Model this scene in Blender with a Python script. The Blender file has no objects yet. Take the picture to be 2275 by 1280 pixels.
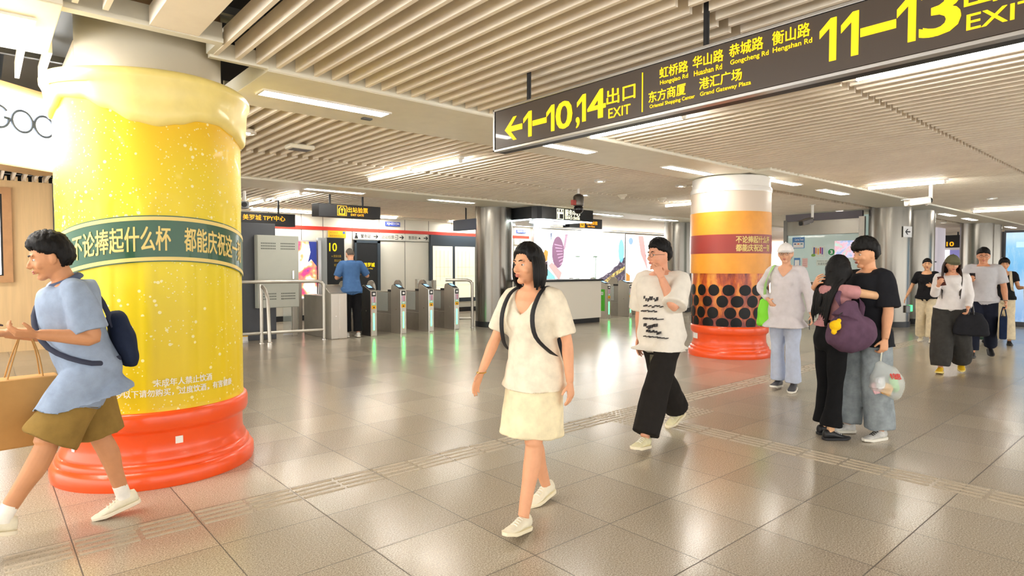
import bpy, bmesh, math, random
import mathutils, mathutils.bvhtree
import numpy as np
from mathutils import Vector, Matrix, Euler, noise as mnoise
random.seed(7)
SC = bpy.context.scene
COL = SC.collection
R = math.radians

# ------------------------------------------------------------------ camera
F = 1360.0; CX = 1137.5; CY = 640.0; HY = 595.0; CH = 1.5
AZ = R(49.0); PITCH = math.atan((CY - HY) / F)
cam = bpy.data.objects.new('camera', bpy.data.cameras.new('camera'))
COL.objects.link(cam)
cam.data.sensor_width = 36.0; cam.data.lens = F / 2275.0 * 36.0
cam.data.clip_start = 0.05; cam.data.clip_end = 200
fw = Vector((math.cos(AZ) * math.cos(PITCH), math.sin(AZ) * math.cos(PITCH), -math.sin(PITCH)))
rt = Vector((math.sin(AZ), -math.cos(AZ), 0)); upv = rt.cross(fw)
cam.matrix_world = Matrix(((rt.x, upv.x, -fw.x, 0), (rt.y, upv.y, -fw.y, 0), (rt.z, upv.z, -fw.z, CH), (0, 0, 0, 1)))
SC.camera = cam

# ------------------------------------------------------------------ world, exposure
w = bpy.data.worlds.new('world'); SC.world = w; w.use_nodes = True
bg = w.node_tree.nodes['Background']; bg.inputs[0].default_value = (1.0, 0.985, 0.95, 1); bg.inputs[1].default_value = 1.5
SC.view_settings.view_transform = 'Standard'; SC.view_settings.look = 'None'
SC.view_settings.gamma = 1.0; SC.view_settings.use_curve_mapping = False
SC.view_settings.exposure = 1.36
LAMP = 20.0        # strength of the white fluorescent diffusers
SC.cycles.max_bounces = 8; SC.cycles.diffuse_bounces = 5; SC.cycles.glossy_bounces = 4
SC.cycles.transmission_bounces = 6; SC.cycles.transparent_max_bounces = 12
SC.cycles.caustics_reflective = False; SC.cycles.caustics_refractive = False
SC.cycles.sample_clamp_indirect = 8.0

def ray(px, py):
    return fw + rt * ((px - CX) / F) - upv * ((py - CY) / F)
def atz(px, py, z=0.0):
    d = ray(px, py); t = (z - CH) / d.z; return Vector((d.x * t, d.y * t, z))

# ------------------------------------------------------------------ materials
def lin(c):
    if isinstance(c, str):
        c = c.lstrip('#'); c = [int(c[i:i + 2], 16) / 255 for i in (0, 2, 4)]
    return [x / 12.92 if x <= 0.04045 else ((x + 0.055) / 1.055) ** 2.4 for x in c] + [1.0]
class NT:
    def __init__(s, name):
        s.m = bpy.data.materials.new(name); s.m.use_nodes = True
        s.t = s.m.node_tree; s.n = s.t.nodes; s.b = s.n['Principled BSDF']
        s.tc = s.n.new('ShaderNodeTexCoord')
    def node(s, kind, **kw):
        k = s.n.new(kind)
        for a, v in kw.items(): setattr(k, a, v)
        return k
    def link(s, a, b): s.t.links.new(a, b)
    def noise(s, scale, detail=3, rough=0.6, coord='Object', stretch=None):
        t = s.node('ShaderNodeTexNoise'); t.inputs['Scale'].default_value = scale
        t.inputs['Detail'].default_value = detail; t.inputs['Roughness'].default_value = rough
        if stretch:
            mp = s.node('ShaderNodeMapping'); mp.inputs['Scale'].default_value = stretch
            s.link(s.tc.outputs[coord], mp.inputs[0]); s.link(mp.outputs[0], t.inputs['Vector'])
        else: s.link(s.tc.outputs[coord], t.inputs['Vector'])
        return t.outputs[0]
    def ramp(s, src, stops, interp='LINEAR'):
        r = s.node('ShaderNodeValToRGB'); s.link(src, r.inputs[0]); e = r.color_ramp; e.interpolation = interp
        while len(e.elements) > 1: e.elements.remove(e.elements[-1])
        for i, (p, c) in enumerate(stops):
            k = e.elements[0] if i == 0 else e.elements.new(p)
            k.position = p; k.color = lin(c)
        return r.outputs[0]
    def mix(s, fac, a, b, mode='MIX'):
        x = s.node('ShaderNodeMix', data_type='RGBA', blend_type=mode)
        for i, v in ((0, fac), (6, a), (7, b)):
            if hasattr(v, 'links'): s.link(v, x.inputs[i])
            elif i == 0: x.inputs[0].default_value = v
            else: x.inputs[i].default_value = lin(v)
        return x.outputs[2]
    def math(s, op, a, b=None, c=None):
        x = s.node('ShaderNodeMath', operation=op)
        for i, v in enumerate((a, b, c)):
            if v is None: continue
            if hasattr(v, 'links'): s.link(v, x.inputs[i])
            else: x.inputs[i].default_value = v
        return x.outputs[0]
    def bump(s, src, strength, dist=0.01):
        b = s.node('ShaderNodeBump'); b.inputs['Strength'].default_value = strength; b.inputs['Distance'].default_value = dist
        s.link(src, b.inputs['Height']); s.link(b.outputs[0], s.b.inputs['Normal'])
    def set(s, **kw):
        for k, v in kw.items(): s.b.inputs[k.replace('_', ' ')].default_value = v
        return s
MATS = {}
def mat(name, col, rough=0.6, metal=0.0, vary=0.0, vscale=6.0, bump=0.0, bscale=60.0, emit=0.0, ecol=None, spec=0.5, coat=0.0, stretch=None):
    if name in MATS: return MATS[name]
    t = NT(name); t.b.inputs['Roughness'].default_value = rough; t.b.inputs['Metallic'].default_value = metal
    t.b.inputs['Specular IOR Level'].default_value = spec; t.b.inputs['Coat Weight'].default_value = coat
    c = lin(col)
    if vary > 0:
        n = t.noise(vscale, 4, 0.6, stretch=stretch)
        lo = [x * (1 - vary) for x in c[:3]]; hi = [min(1, x * (1 + vary)) for x in c[:3]]
        r = t.node('ShaderNodeValToRGB'); t.link(n, r.inputs[0])
        r.color_ramp.elements[0].position = 0.3; r.color_ramp.elements[0].color = lo + [1]
        r.color_ramp.elements[1].position = 0.7; r.color_ramp.elements[1].color = hi + [1]
        t.link(r.outputs[0], t.b.inputs['Base Color'])
    else: t.b.inputs['Base Color'].default_value = c
    if bump > 0: t.bump(t.noise(bscale, 4, 0.6, stretch=stretch), bump)
    if emit > 0:
        t.b.inputs['Emission Color'].default_value = lin(ecol or col); t.b.inputs['Emission Strength'].default_value = emit
    MATS[name] = t.m
    return t.m
def cloth(name, col, vary=0.12, rough=0.9, bscale=250):
    m = mat(name, col, rough=rough, vary=vary, vscale=14, bump=0.12, bscale=bscale, spec=0.2)
    return m

# ------------------------------------------------------------------ mesh builder
def vbasis(d, up=None):
    d = Vector(d).normalized()
    u = Vector(up) if up is not None else (Vector((0, 0, 1)) if abs(d.z) < 0.9 else Vector((0, 1, 0)))
    x = u.cross(d)
    if x.length < 1e-6: x = Vector((1, 0, 0)).cross(d)
    x.normalize(); return x, d.cross(x).normalized()
class MB:
    def __init__(s): s.v = []; s.f = []; s.m = []
    def add(s, vs, fs, mi=0):
        o = len(s.v); s.v += [tuple(v) for v in vs]; s.f += [tuple(i + o for i in f) for f in fs]; s.m += [mi] * len(fs); return s
    def box(s, x0, x1, y0, y1, z0, z1, mi=0, M=None):
        vs = [Vector(p) for p in ((x0, y0, z0), (x1, y0, z0), (x1, y1, z0), (x0, y1, z0), (x0, y0, z1), (x1, y0, z1), (x1, y1, z1), (x0, y1, z1))]
        if M is not None: vs = [M @ v for v in vs]
        return s.add(vs, [(0, 3, 2, 1), (4, 5, 6, 7), (0, 1, 5, 4), (1, 2, 6, 5), (2, 3, 7, 6), (3, 0, 4, 7)], mi)
    def rings(s, rings, mi=0, caps=True, closed=False):
        n = len(rings[0]); vs = [p for r in rings for p in r]; fs = []
        for i in range(len(rings) - 1 + (1 if closed else 0)):
            a = i * n; b = ((i + 1) % len(rings)) * n
            for j in range(n):
                k = (j + 1) % n; fs.append((a + j, a + k, b + k, b + j))
        if caps and not closed:
            fs.append(tuple(range(n - 1, -1, -1))); fs.append(tuple((len(rings) - 1) * n + j for j in range(n)))
        return s.add(vs, fs, mi)
    def tube(s, pts, rad, n=12, up=None, mi=0, caps=True, closed=False, sub=0, sq=2.0):
        pts = [Vector(p) for p in pts]
        rad = list(rad) if isinstance(rad, list) else [rad] * len(pts)
        rad = [(r, r) if not isinstance(r, (tuple, list)) else tuple(r) for r in rad]
        if sub: pts, rad = catmull(pts, rad, sub)
        rings = []; L = len(pts); px = None
        for i, p in enumerate(pts):
            if closed: d = pts[(i + 1) % L] - pts[i - 1]
            else: d = pts[min(i + 1, L - 1)] - pts[max(i - 1, 0)]
            if up is None and px is not None:
                dn = d.normalized(); x = px - dn * px.dot(dn)
                x.normalize(); y = dn.cross(x)
            else: x, y = vbasis(d, up)
            px = x; ra, rb = rad[i]; ring = []
            for k in range(n):
                a = 2 * math.pi * k / n; c, sn = math.cos(a), math.sin(a)
                if sq != 2.0:
                    c = math.copysign(abs(c) ** (2 / sq), c); sn = math.copysign(abs(sn) ** (2 / sq), sn)
                ring.append(p + x * (ra * c) + y * (rb * sn))
            rings.append(ring)
        return s.rings(rings, mi, caps, closed)
    def cyl(s, p0, p1, r0, r1=None, n=24, mi=0): return s.tube([p0, p1], [r0, r0 if r1 is None else r1], n, mi=mi)
    def lathe(s, prof, c=(0, 0, 0), n=48, mi=0, a0=0.0):
        rings = [[(c[0] + r * math.cos(a0 + 2 * math.pi * k / n), c[1] + r * math.sin(a0 + 2 * math.pi * k / n), c[2] + z) for k in range(n)] for r, z in prof]
        return s.rings(rings, mi)
    def prism(s, poly, o, ux, uy, dep, mi=0):
        o = Vector(o); ux = Vector(ux); uy = Vector(uy); dep = Vector(dep); n = len(poly)
        a = [o + ux * x + uy * y for x, y in poly]; b = [p + dep for p in a]
        return s.add(a + b, [tuple(range(n - 1, -1, -1)), tuple(range(n, 2 * n))] + [(i, (i + 1) % n, n + (i + 1) % n, n + i) for i in range(n)], mi)
    def ball(s, c, r, n=16, m=10, rot=None, mi=0, fn=None):
        c = Vector(c); r = (r, r, r) if not isinstance(r, (tuple, list)) else r
        M = rot if rot is not None else Matrix.Identity(3); vs = []; fs = []
        def P(d):
            q = Vector((d[0] * r[0], d[1] * r[1], d[2] * r[2]))
            if fn: q = fn(q, Vector(d))
            return c + M @ q
        vs.append(P((0, 0, -1)))
        for i in range(1, m):
            t = math.pi * i / m
            for k in range(n):
                a = 2 * math.pi * k / n
                vs.append(P((math.sin(t) * math.cos(a), math.sin(t) * math.sin(a), -math.cos(t))))
        vs.append(P((0, 0, 1))); e = len(vs) - 1
        for k in range(n):
            k2 = (k + 1) % n
            fs.append((0, 1 + k2, 1 + k)); fs.append((e, 1 + (m - 2) * n + k, 1 + (m - 2) * n + k2))
            for i in range(m - 2):
                a = 1 + i * n; b = a + n; fs.append((a + k, a + k2, b + k2, b + k))
        return s.add(vs, fs, mi)
    def mesh(s, name, mats, smooth=True, ang=35):
        me = bpy.data.meshes.new(name); me.from_pydata(s.v, [], s.f); me.validate()
        for m in (mats if isinstance(mats, (list, tuple)) else [mats]): me.materials.append(m)
        if len(me.polygons) == len(s.m): me.polygons.foreach_set('material_index', s.m)
        bm = bmesh.new(); bm.from_mesh(me); bmesh.ops.recalc_face_normals(bm, faces=bm.faces); bm.to_mesh(me); bm.free()
        if smooth:
            me.polygons.foreach_set('use_smooth', [True] * len(me.polygons)); me.set_sharp_from_angle(angle=R(ang))
        me.update(); return me
    def build(s, name, mats, parent=None, smooth=True, ang=35, bevel=0.0, loc=None):
        o = bpy.data.objects.new(name, s.mesh(name, mats, smooth, ang)); COL.objects.link(o)
        if parent is not None: o.parent = parent
        if loc is not None: o.location = loc
        if bevel > 0:
            b = o.modifiers.new('bevel', 'BEVEL'); b.width = bevel; b.segments = 2; b.limit_method = 'ANGLE'; b.angle_limit = R(40)
        return o
def catmull(pts, rad, sub):
    P = []; Q = []; n = len(pts)
    for i in range(n - 1):
        p0, p1, p2, p3 = pts[max(i - 1, 0)], pts[i], pts[i + 1], pts[min(i + 2, n - 1)]
        for k in range(sub):
            t = k / sub
            P.append(0.5 * (2 * p1 + (p2 - p0) * t + (2 * p0 - 5 * p1 + 4 * p2 - p3) * t * t + (3 * p1 - p0 - 3 * p2 + p3) * t ** 3))
            Q.append(tuple(a + (b - a) * (t * t * (3 - 2 * t)) for a, b in zip(rad[i], rad[i + 1])))
    P.append(pts[-1]); Q.append(rad[-1]); return P, Q
def thing(name, label, cat, loc=(0, 0, 0), rz=0.0, group=None):
    o = bpy.data.objects.new(name, None); COL.objects.link(o); o.location = loc; o.rotation_euler = (0, 0, rz)
    o.empty_display_size = 0.1; return tag(o, label, cat, group)
def tag(o, label, cat, group=None):
    o['label'] = label; o['category'] = cat
    if group: o['group'] = group
    return o
def struct(o): o['kind'] = 'structure'; return o
def lab(o, label): o['label'] = label; return o
def text(body, parent, material, w=None, h=None, M=None, name='lettering', bold=0.0, thick=0.002, curve=None, sx=1.0):
    """Lettering as a mesh, fitted to a w x h box centred on the origin of M (x right, y up, z out)."""
    c = bpy.data.curves.new(name, 'FONT'); c.body = body; c.offset = 0.0; c.align_x = 'LEFT'; c.resolution_u = 3
    o = bpy.data.objects.new(name, c); COL.objects.link(o)
    dg = bpy.context.evaluated_depsgraph_get(); me = bpy.data.meshes.new_from_object(o.evaluated_get(dg))
    bpy.data.objects.remove(o); bpy.data.curves.remove(c)
    if curve:
        bm = bmesh.new(); bm.from_mesh(me); x0 = min(v.co.x for v in bm.verts); x1 = max(v.co.x for v in bm.verts)
        k = max(2, int((x1 - x0) / 0.25))
        for i in range(1, k):
            bmesh.ops.bisect_plane(bm, geom=bm.verts[:] + bm.edges[:] + bm.faces[:], plane_co=(x0 + (x1 - x0) * i / k, 0, 0), plane_no=(1, 0, 0))
        bm.to_mesh(me); bm.free()
    n = len(me.vertices); a = np.zeros(n * 3); me.vertices.foreach_get('co', a); a = a.reshape(-1, 3)
    lo = a.min(0); hi = a.max(0); sz = hi - lo
    if w and h: s = (w / sz[0], h / sz[1])
    elif h: s = (h / sz[1] * sx, h / sz[1])
    else: s = (w / sz[0], w / sz[0])
    if bold > 0:       # heavier strokes: the outline repeated a little to each side
        bm = bmesh.new()
        for lay, (dx, dy) in enumerate(((-bold, -bold * .5), (bold, -bold * .5), (-bold, bold * .5), (bold, bold * .5))):
            me.vertices.foreach_set('co', (a + np.array((dx, dy, lay))).ravel()); bm.from_mesh(me)
        bm.to_mesh(me); bm.free(); a = np.zeros(len(me.vertices) * 3); me.vertices.foreach_get('co', a); a = a.reshape(-1, 3)
    a[:, 0] = (a[:, 0] - (lo[0] + hi[0]) / 2) * s[0]; a[:, 1] = (a[:, 1] - (lo[1] + hi[1]) / 2) * s[1]; a[:, 2] = thick + (a[:, 2] * 0.0006 if bold > 0 else 0)
    if curve: a = curve(a)
    elif M is not None:
        m = np.array(M); a = a @ m[:3, :3].T + m[:3, 3]
    me.vertices.foreach_set('co', a.ravel()); me.materials.clear(); me.materials.append(material); me.update()
    o = bpy.data.objects.new(name, me); COL.objects.link(o)
    if parent is not None: o.parent = parent
    return o
def face(c, x, n):
    """matrix with origin c, x axis along x, z axis along n"""
    x = Vector(x).normalized(); n = Vector(n).normalized(); y = n.cross(x)
    return Matrix(((x.x, y.x, n.x, c[0]), (x.y, y.y, n.y, c[1]), (x.z, y.z, n.z, c[2]), (0, 0, 0, 1)))
FY = lambda x, y, z: face((x, y, z), (1, 0, 0), (0, -1, 0))      # on a face that looks along -Y
FX = lambda x, y, z: face((x, y, z), (0, -1, 0), (-1, 0, 0))     # on a face that looks along -X
def rect(b, M, x0, x1, y0, y1, d=0.004, mi=0):
    return b.box(x0, x1, y0, y1, 0, d, mi, M)
# ------------------------------------------------------------------ shared materials
STEEL = mat('brushed_steel', '#827e76', rough=0.27, metal=1.0, vary=0.10, vscale=3, bump=0.05, bscale=40, stretch=(1, 1, 0.02))
STEELD = mat('satin_steel', '#7b7974', rough=0.4, metal=1.0, vary=0.08)
CHROME = mat('polished_steel', '#d6d2ca', rough=0.18, metal=1.0)
BLACK = mat('black_plastic', '#17181a', rough=0.45)
BLACKM = mat('black_panel', '#151618', rough=0.45)
CHAR = mat('charcoal_panel', '#4c4f55', rough=0.5, vary=0.03)
WHITEP = mat('white_paint', '#ece9e2', rough=0.5)
CREAM = mat('cream_panel', '#e8e5d8', rough=0.35, vary=0.02, vscale=1)
SLAT = mat('beige_slat', '#fbeedb', rough=0.5, vary=0.06, vscale=2.5)
BEAMM = mat('cream_ceiling_panel', '#ebe6d4', rough=0.5, vary=0.03)
VOID = mat('dark_ceiling_void', '#131416', rough=0.95)
DUCT = mat('galvanised_duct', '#6c6f70', rough=0.5, metal=0.6)
GLOW = mat('lit_diffuser', '#ffffff', emit=LAMP, ecol='#fffaf2')
YEL = mat('sign_yellow', '#ffdc00', rough=0.5, emit=0.3, ecol='#ffd800')
AMB = mat('lit_amber', '#ffb820', rough=0.5, emit=0.42, ecol='#ffb018')
WHT = mat('sign_white', '#f5f5f0', rough=0.5)
RED = mat('red_stripe', '#d8392a', rough=0.45)
def glass_mat():
    t = NT('clear_glass'); t.b.inputs['Base Color'].default_value = (0.86, 0.95, 0.91, 1); t.b.inputs['Roughness'].default_value = 0.03
    t.b.inputs['Alpha'].default_value = 0.24; t.b.inputs['Specular IOR Level'].default_value = 0.6
    return t.m
GLASS = glass_mat()
def floor_mat():
    t = NT('granite_floor')
    n1 = t.noise(125, 2, 0.75); n2 = t.noise(290, 2, 0.6); n3 = t.noise(0.55, 3, 0.5)
    c = t.ramp(n1, [(0.32, '#584d41'), (0.44, '#a09586'), (0.55, '#c3b9a8'), (0.68, '#efe8da')])
    c2 = t.ramp(n2, [(0.36, '#655b4f'), (0.5, '#ada494'), (0.66, '#e6dfd1')])
    c = t.mix(0.42, c, c2)
    c = t.mix(t.ramp(n3, [(0.35, '#000000'), (0.7, '#606060')]), c, '#a8927e', 'MIX')
    sep = t.node('ShaderNodeSeparateXYZ'); t.link(t.tc.outputs['Object'], sep.inputs[0])
    # one shade per tile and a thin joint between tiles
    masks = []
    cells = []
    for ax, off in ((0, 1.553), (1, 2.296)):
        q = t.math('DIVIDE', t.math('SUBTRACT', sep.outputs[ax], off - 60.2), 0.602)
        fr = t.math('FRACT', q); d = t.math('ABSOLUTE', t.math('SUBTRACT', fr, 0.5))
        masks.append(t.math('GREATER_THAN', d, 0.4950)); cells.append(t.math('FLOOR', q))
    comb = t.node('ShaderNodeCombineXYZ'); t.link(cells[0], comb.inputs[0]); t.link(cells[1], comb.inputs[1])
    wn = t.node('ShaderNodeTexWhiteNoise', noise_dimensions='3D'); t.link(comb.outputs[0], wn.inputs[0])
    shade = t.ramp(wn.outputs[0], [(0, '#ece9e5'), (1, '#fffdf8')])
    c = t.mix(1.0, c, shade, 'MULTIPLY')
    j = t.math('MAXIMUM', masks[0], masks[1])
    c = t.mix(t.math('MULTIPLY', j, 0.85), c, '#3e362d')
    t.link(c, t.b.inputs['Base Color'])
    r = t.math('MULTIPLY_ADD', t.noise(4, 4, 0.6), 0.08, 0.17)
    t.link(t.math('MAXIMUM', r, t.math('MULTIPLY', j, 0.6)), t.b.inputs['Roughness'])
    t.b.inputs['Specular IOR Level'].default_value = 0.65
    t.bump(t.math('MULTIPLY_ADD', j, -1.0, t.math('MULTIPLY', n2, 0.02)), 0.25, 0.002)
    return t.m
FLOORM = floor_mat()

# ------------------------------------------------------------------ floor and tactile strips
X0, X1, Y0, Y1 = -7.0, 44.0, -7.0, 17.0
b = MB(); b.box(X0, X1, Y0, Y1 + 0.3, -0.12, 0); struct(b.build('floor', FLOORM, smooth=False))
TAC = mat('tactile_stone', '#b3a691', rough=0.45, vary=0.15, vscale=60)
k = 0
def tactile_bars(x, y, along):
    """one guide tile: four raised ridges 0.28 long on a 0.30 square"""
    b = MB()
    for i in range(4):
        o = -0.105 + i * 0.07
        prof = [(-0.016, 0), (-0.010, 0.005), (0.010, 0.005), (0.016, 0)]
        if along == 'x': b.prism(prof, (x + 0.012, y + o, 0.0), (0, 1, 0), (0, 0, 1), (0.276, 0, 0))
        else: b.prism(prof, (x + o, y + 0.012, 0.0), (1, 0, 0), (0, 0, 1), (0, 0.276, 0))
    return b
n = 0
bb = MB()
for i in range(-6, 15):
    x = 1.553 - 0.301 * 4 + i * 0.301
    if x > 4.62: break
    t = tactile_bars(x, 3.965, 'x'); bb.add(t.v, t.f)
struct(bb.build('trim_1', TAC))
bb = MB()
for i in range(60):
    x = 5.78 + i * 0.301
    if x > 16: break
    t = tactile_bars(x, 3.965, 'x'); bb.add(t.v, t.f)
struct(bb.build('trim_2', TAC))
bb = MB()
for i in range(16):
    t = tactile_bars(5.005, 3.36 - 0.301 * (i + 1), 'y'); bb.add(t.v, t.f)
struct(bb.build('trim_3', TAC))
bb = MB()
for i in range(19):
    for j in range(13):
        x = 4.66 + i * 0.06; y = 3.42 + j * 0.056
        bb.lathe([(0.017, 0), (0.012, 0.005), (0.004, 0.0055)], (x, y, 0), 8)
struct(bb.build('trim_4', TAC))

# ------------------------------------------------------------------ ceiling
ceil = MB(); ceil.box(X0, X1, Y0, Y1 + 0.3, 3.75, 3.9)
for a in ((X0 - .1, X0, Y0, Y1 + .3), (X1, X1 + .1, Y0, Y1 + .3), (X0, X1, Y0 - .1, Y0), (X0, X1, Y1 + .3, Y1 + .4)): ceil.box(*a, 3.03, 3.9)
CEIL = struct(ceil.build('ceiling', VOID, smooth=False))
def slat_bay(y0, y1, xoff, skip=(), xa=X0, xb=X1, z0=3.055, name='slat_panel'):
    b = MB(); p = 0.1525; i0 = int((xa - xoff) / p); i1 = int((xb - xoff) / p)
    for i in range(i0, i1):
        x = xoff + i * p
        if any(a < x < c for a, c in skip): continue
        b.box(x, x + 0.03, y0, y1, z0, z0 + 0.125)
    return b.build(name, SLAT, CEIL, smooth=False)
slat_bay(2.15, 4.85, 1.322 , xa=1.322)
slat_bay(2.15, 4.44, 0.433 - 0.15 * 3, xb=0.82)
slat_bay(-1.0, 2.10, 1.333 + 0.05)
slat_bay(-6.9, -2.2, 1.333)
slat_bay(6.02, 8.50, 2.10, xa=0.9)
slat_bay(8.56, 10.92, 2.18)
slat_bay(12.12, 14.5, 2.14)
slat_bay(14.56, 16.55, 2.06)
slat_bay(5.58, 6.5, 0.25 - 0.1525 * 40, xa=0.25 - 0.1525 * 41, xb=0.75)
b = MB(); b.box(0.852, 1.142, 2.15, 4.515, 3.05, 3.17); b.build('wide_panel', SLAT, CEIL, smooth=False)
b = MB()
for yb in (-0.9, 2.4, 4.36, 6.3, 8.3, 8.75, 10.7, 12.4, 14.3, 16.3): b.box(X0, X1, yb, yb + 0.04, 3.19, 3.24)
b.build('carrier_rail', DUCT, CEIL, smooth=False)
def beam(x0, x1, y0, y1, z=3.025, h=0.14):
    b = MB(); b.box(x0, x1, y0, y1, z, z + h)
    # thin turned-up lips along both long edges
    b.box(x0, x1, y0 - 0.012, y0, z + 0.005, z + h + 0.05); b.box(x0, x1, y1, y1 + 0.012, z + 0.005, z + h + 0.05)
    return b.build('beam_panel', BEAMM, CEIL, bevel=0.004, smooth=False)
beam(1.72, 9.35, 4.87, 6.0); beam(-6.5, 0.40, 4.45, 5.55); beam(10.3, 44, 4.6, 5.72)
beam(9.35, 10.3, 4.62, 4.95); beam(9.35, 10.3, 5.95, 6.05)
beam(-6.5, 44, 10.94, 12.1); beam(-6.5, 44, -2.15, -1.05); beam(-6.5, 44, 16.6, 17.0)
b = MB(); b.box(0.40, 1.30, 4.52, 4.60, 3.045, 3.075); b.box(0.40, 1.30, 4.545, 4.60, 3.075, 3.19); b.box(1.30, 1.72, 4.853, 4.90, 3.04, 3.16); b.box(1.28, 1.32, 4.6, 4.87, 3.06, 3.14); b.build('edge_trim', BEAMM, CEIL, smooth=False)
# pipes and ducts half seen in the void above the slats
b = MB()
for y, z, r in ((5.2, 3.5, 0.06), (5.75, 3.45, 0.045), (4.2, 3.55, 0.07), (3.2, 3.5, 0.05)): b.cyl((X0, y, z), (12, y, z), r, n=12)
b.box(0.2, 0.7, 5.0, 9.0, 3.35, 3.7); b.build('duct_run', DUCT, CEIL)

# ------------------------------------------------------------------ lamps
def strip_light(x, y, length, along, z, label, width=0.16, group=None):
    t = thing('strip_light', label, 'ceiling light', (x, y, z), 0, group)
    if along == 'y': t.rotation_euler = (0, 0, R(90))
    L = length / 2
    b = MB()
    for s in (-1, 1): b.box(-L - 0.02, L + 0.02, s * (width / 2 + 0.008) - 0.008, s * (width / 2 + 0.008) + 0.008, -0.012, 0.012)
    for s in (-1, 1): b.box(s * (L + 0.01) - 0.01, s * (L + 0.01) + 0.01, -width / 2, width / 2, -0.012, 0.012)
    b.build('frame', WHITEP, t, smooth=False)
    b = MB(); b.box(-L, L, -width / 2, width / 2, -0.006, 0.006); b.build('diffuser', GLOW, t, smooth=False)
    return t
def tube_light(x, y, length, label, z=3.035):
    t = thing('tube_light', label, 'ceiling light', (x, y, z), 0)
    b = MB(); b.box(-0.035, 0.035, -length / 2 - 0.06, length / 2 + 0.06, -0.012, 0.03); b.build('housing', WHITEP, t, bevel=0.005, smooth=False)
    b = MB(); b.tube([(0, -length / 2, -0.036), (0, length / 2, -0.036)], 0.024, 12); b.build('lamp_tube', GLOW, t)
    for s in (-1, 1):
        b = MB(); b.box(-0.026, 0.026, -0.012, 0.012, -0.06, -0.01); b.build('lamp_holder', WHITEP, t, smooth=False, loc=(0, s * (length / 2 + 0.012), 0))
    return t
def downlight(x, y, label, z=3.05):
    t = thing('downlight', label, 'ceiling light', (x, y, z), 0)
    b = MB(); b.lathe([(0.075, 0.03), (0.105, 0.03), (0.105, -0.006), (0.085, -0.014), (0.075, -0.004)], n=24); b.build('trim_ring', WHITEP, t)
    b = MB(); b.lathe([(0.074, 0.02), (0.074, 0.0), (0.04, -0.004)], n=24); b.build('diffuser', GLOW, t)
    return t
Z = 3.022
strip_light(2.47, 5.45, 1.2, 'x', Z, 'long recessed strip light in the cream beam right of the yellow mug column')
strip_light(5.52, 5.45, 1.2, 'x', Z, 'recessed strip light in the beam just below the left end of the big exit sign')
strip_light(8.40, 5.45, 1.2, 'x', Z, 'recessed strip light in the beam just left of the bubble tea column top')
strip_light(10.75, 5.08, 1.2, 'x', Z, 'recessed strip light touching the right side of the bubble tea column top')
strip_light(12.95, 5.08, 1.2, 'x', Z, 'recessed strip light in the beam between the bubble tea column and the steel column')
strip_light(20.95, 5.1, 1.2, 'x', Z, 'far recessed strip light, nearer of the two behind the white camera')
strip_light(23.4, 5.1, 1.2, 'x', Z, 'far recessed strip light, farther of the two behind the white camera')
strip_light(29.2, 5.1, 1.2, 'x', Z, 'distant recessed strip light above the blue advertising board')
strip_light(32.2, 5.1, 1.2, 'x', Z, 'most distant recessed strip light at the right picture edge')
strip_light(-0.35, 4.87, 1.25, 'x', Z, 'recessed strip light in the white ceiling panel above the shop fascia')
strip_light(-1.3, 12.3, 2.4, 'x', 3.03, 'added strip light brightening the tan shop wall, behind the fascia')  # lamp added to brighten the tan wall behind the fascia
strip_light(5.35, 11.5, 1.2, 'x', Z, 'recessed strip light in the far beam above the hanging exit gate sign')
strip_light(8.18, 11.5, 1.2, 'x', Z, 'recessed strip light in the far beam left of the steel column top')
strip_light(13.6, 11.5, 1.3, 'x', Z, 'recessed strip light in the far beam right of the service center canopy')
strip_light(16.4, 11.5, 1.3, 'x', Z, 'recessed strip light in the far beam left of the column behind the white-shirted man')
for i, (x, l) in enumerate(((6.2, 'left of the hanging exit gate sign'), (8.9, 'above the blue code plate'), (12.5, 'above the bright map cases'), (15.5, 'behind the service center canopy'), (19.0, 'above the glowing advertising wall'))):
    strip_light(x, 16.62, 1.6, 'x', Z, ('wall top strip light ' + l))
for x in (3.5, 7.5, 11.5, 15.5, -1.5): strip_light(x, -1.6, 1.2, 'x', Z, 'unseen added strip light in the beam behind the viewer', group='added beam lights behind the viewer')  # unseen lamps continuing the ceiling grid, added to light the hall
tube_light(5.05, 8.9, 1.2, 'bare tube light under the slats, left one of the end-to-end pair')
tube_light(5.13, 7.62, 1.2, 'bare tube light under the slats, right one of the end-to-end pair')
tube_light(4.95, 12.85, 1.2, 'bare tube light under the far slats left of the exit gate sign')
tube_light(4.85, 14.65, 1.2, 'bare tube light nearest the yellow column in the far left ceiling bay')
tube_light(5.31, 4.12, 1.2, 'bare tube light showing just below the big exit sign, left one')
tube_light(5.27, 1.30, 1.2, 'big bright tube light below the right part of the exit sign')
tube_light(12.72, 3.75, 1.2, 'tube light under the slats left of the white camera pole')
tube_light(20.1, 3.7, 1.2, 'distant tube light under the slats right of the white camera')
tube_light(12.6, 8.2, 1.2, 'tube light under the far slats behind the dome camera')
tube_light(13.2, 13.6, 1.2, 'tube light behind the hanging exit gate sign by the service center')
for x, y in ((5.2, -4), (-2, 2.5), (-2, -4), (12.7, -4)): tg = tube_light(x, y, 1.2, 'added tube light out of view behind the viewer'); tg['group'] = 'added tube lights behind the viewer'  # more unseen lamps, added to raise the light in the hall
downlight(8.44, 7.3, 'round downlight in the slats left of the bubble tea column, nearest of three')
downlight(10.11, 6.73, 'round downlight touching the left side of the bubble tea column')
downlight(9.81, 8.9, 'round downlight right beside the dome camera')
downlight(17.12, 3.34, 'round downlight right of the white bullet camera')
downlight(17.64, 6.75, 'round downlight above the glass booth')
downlight(2.35, 7.35, 'round downlight at the right edge of the yellow mug column')
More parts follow.
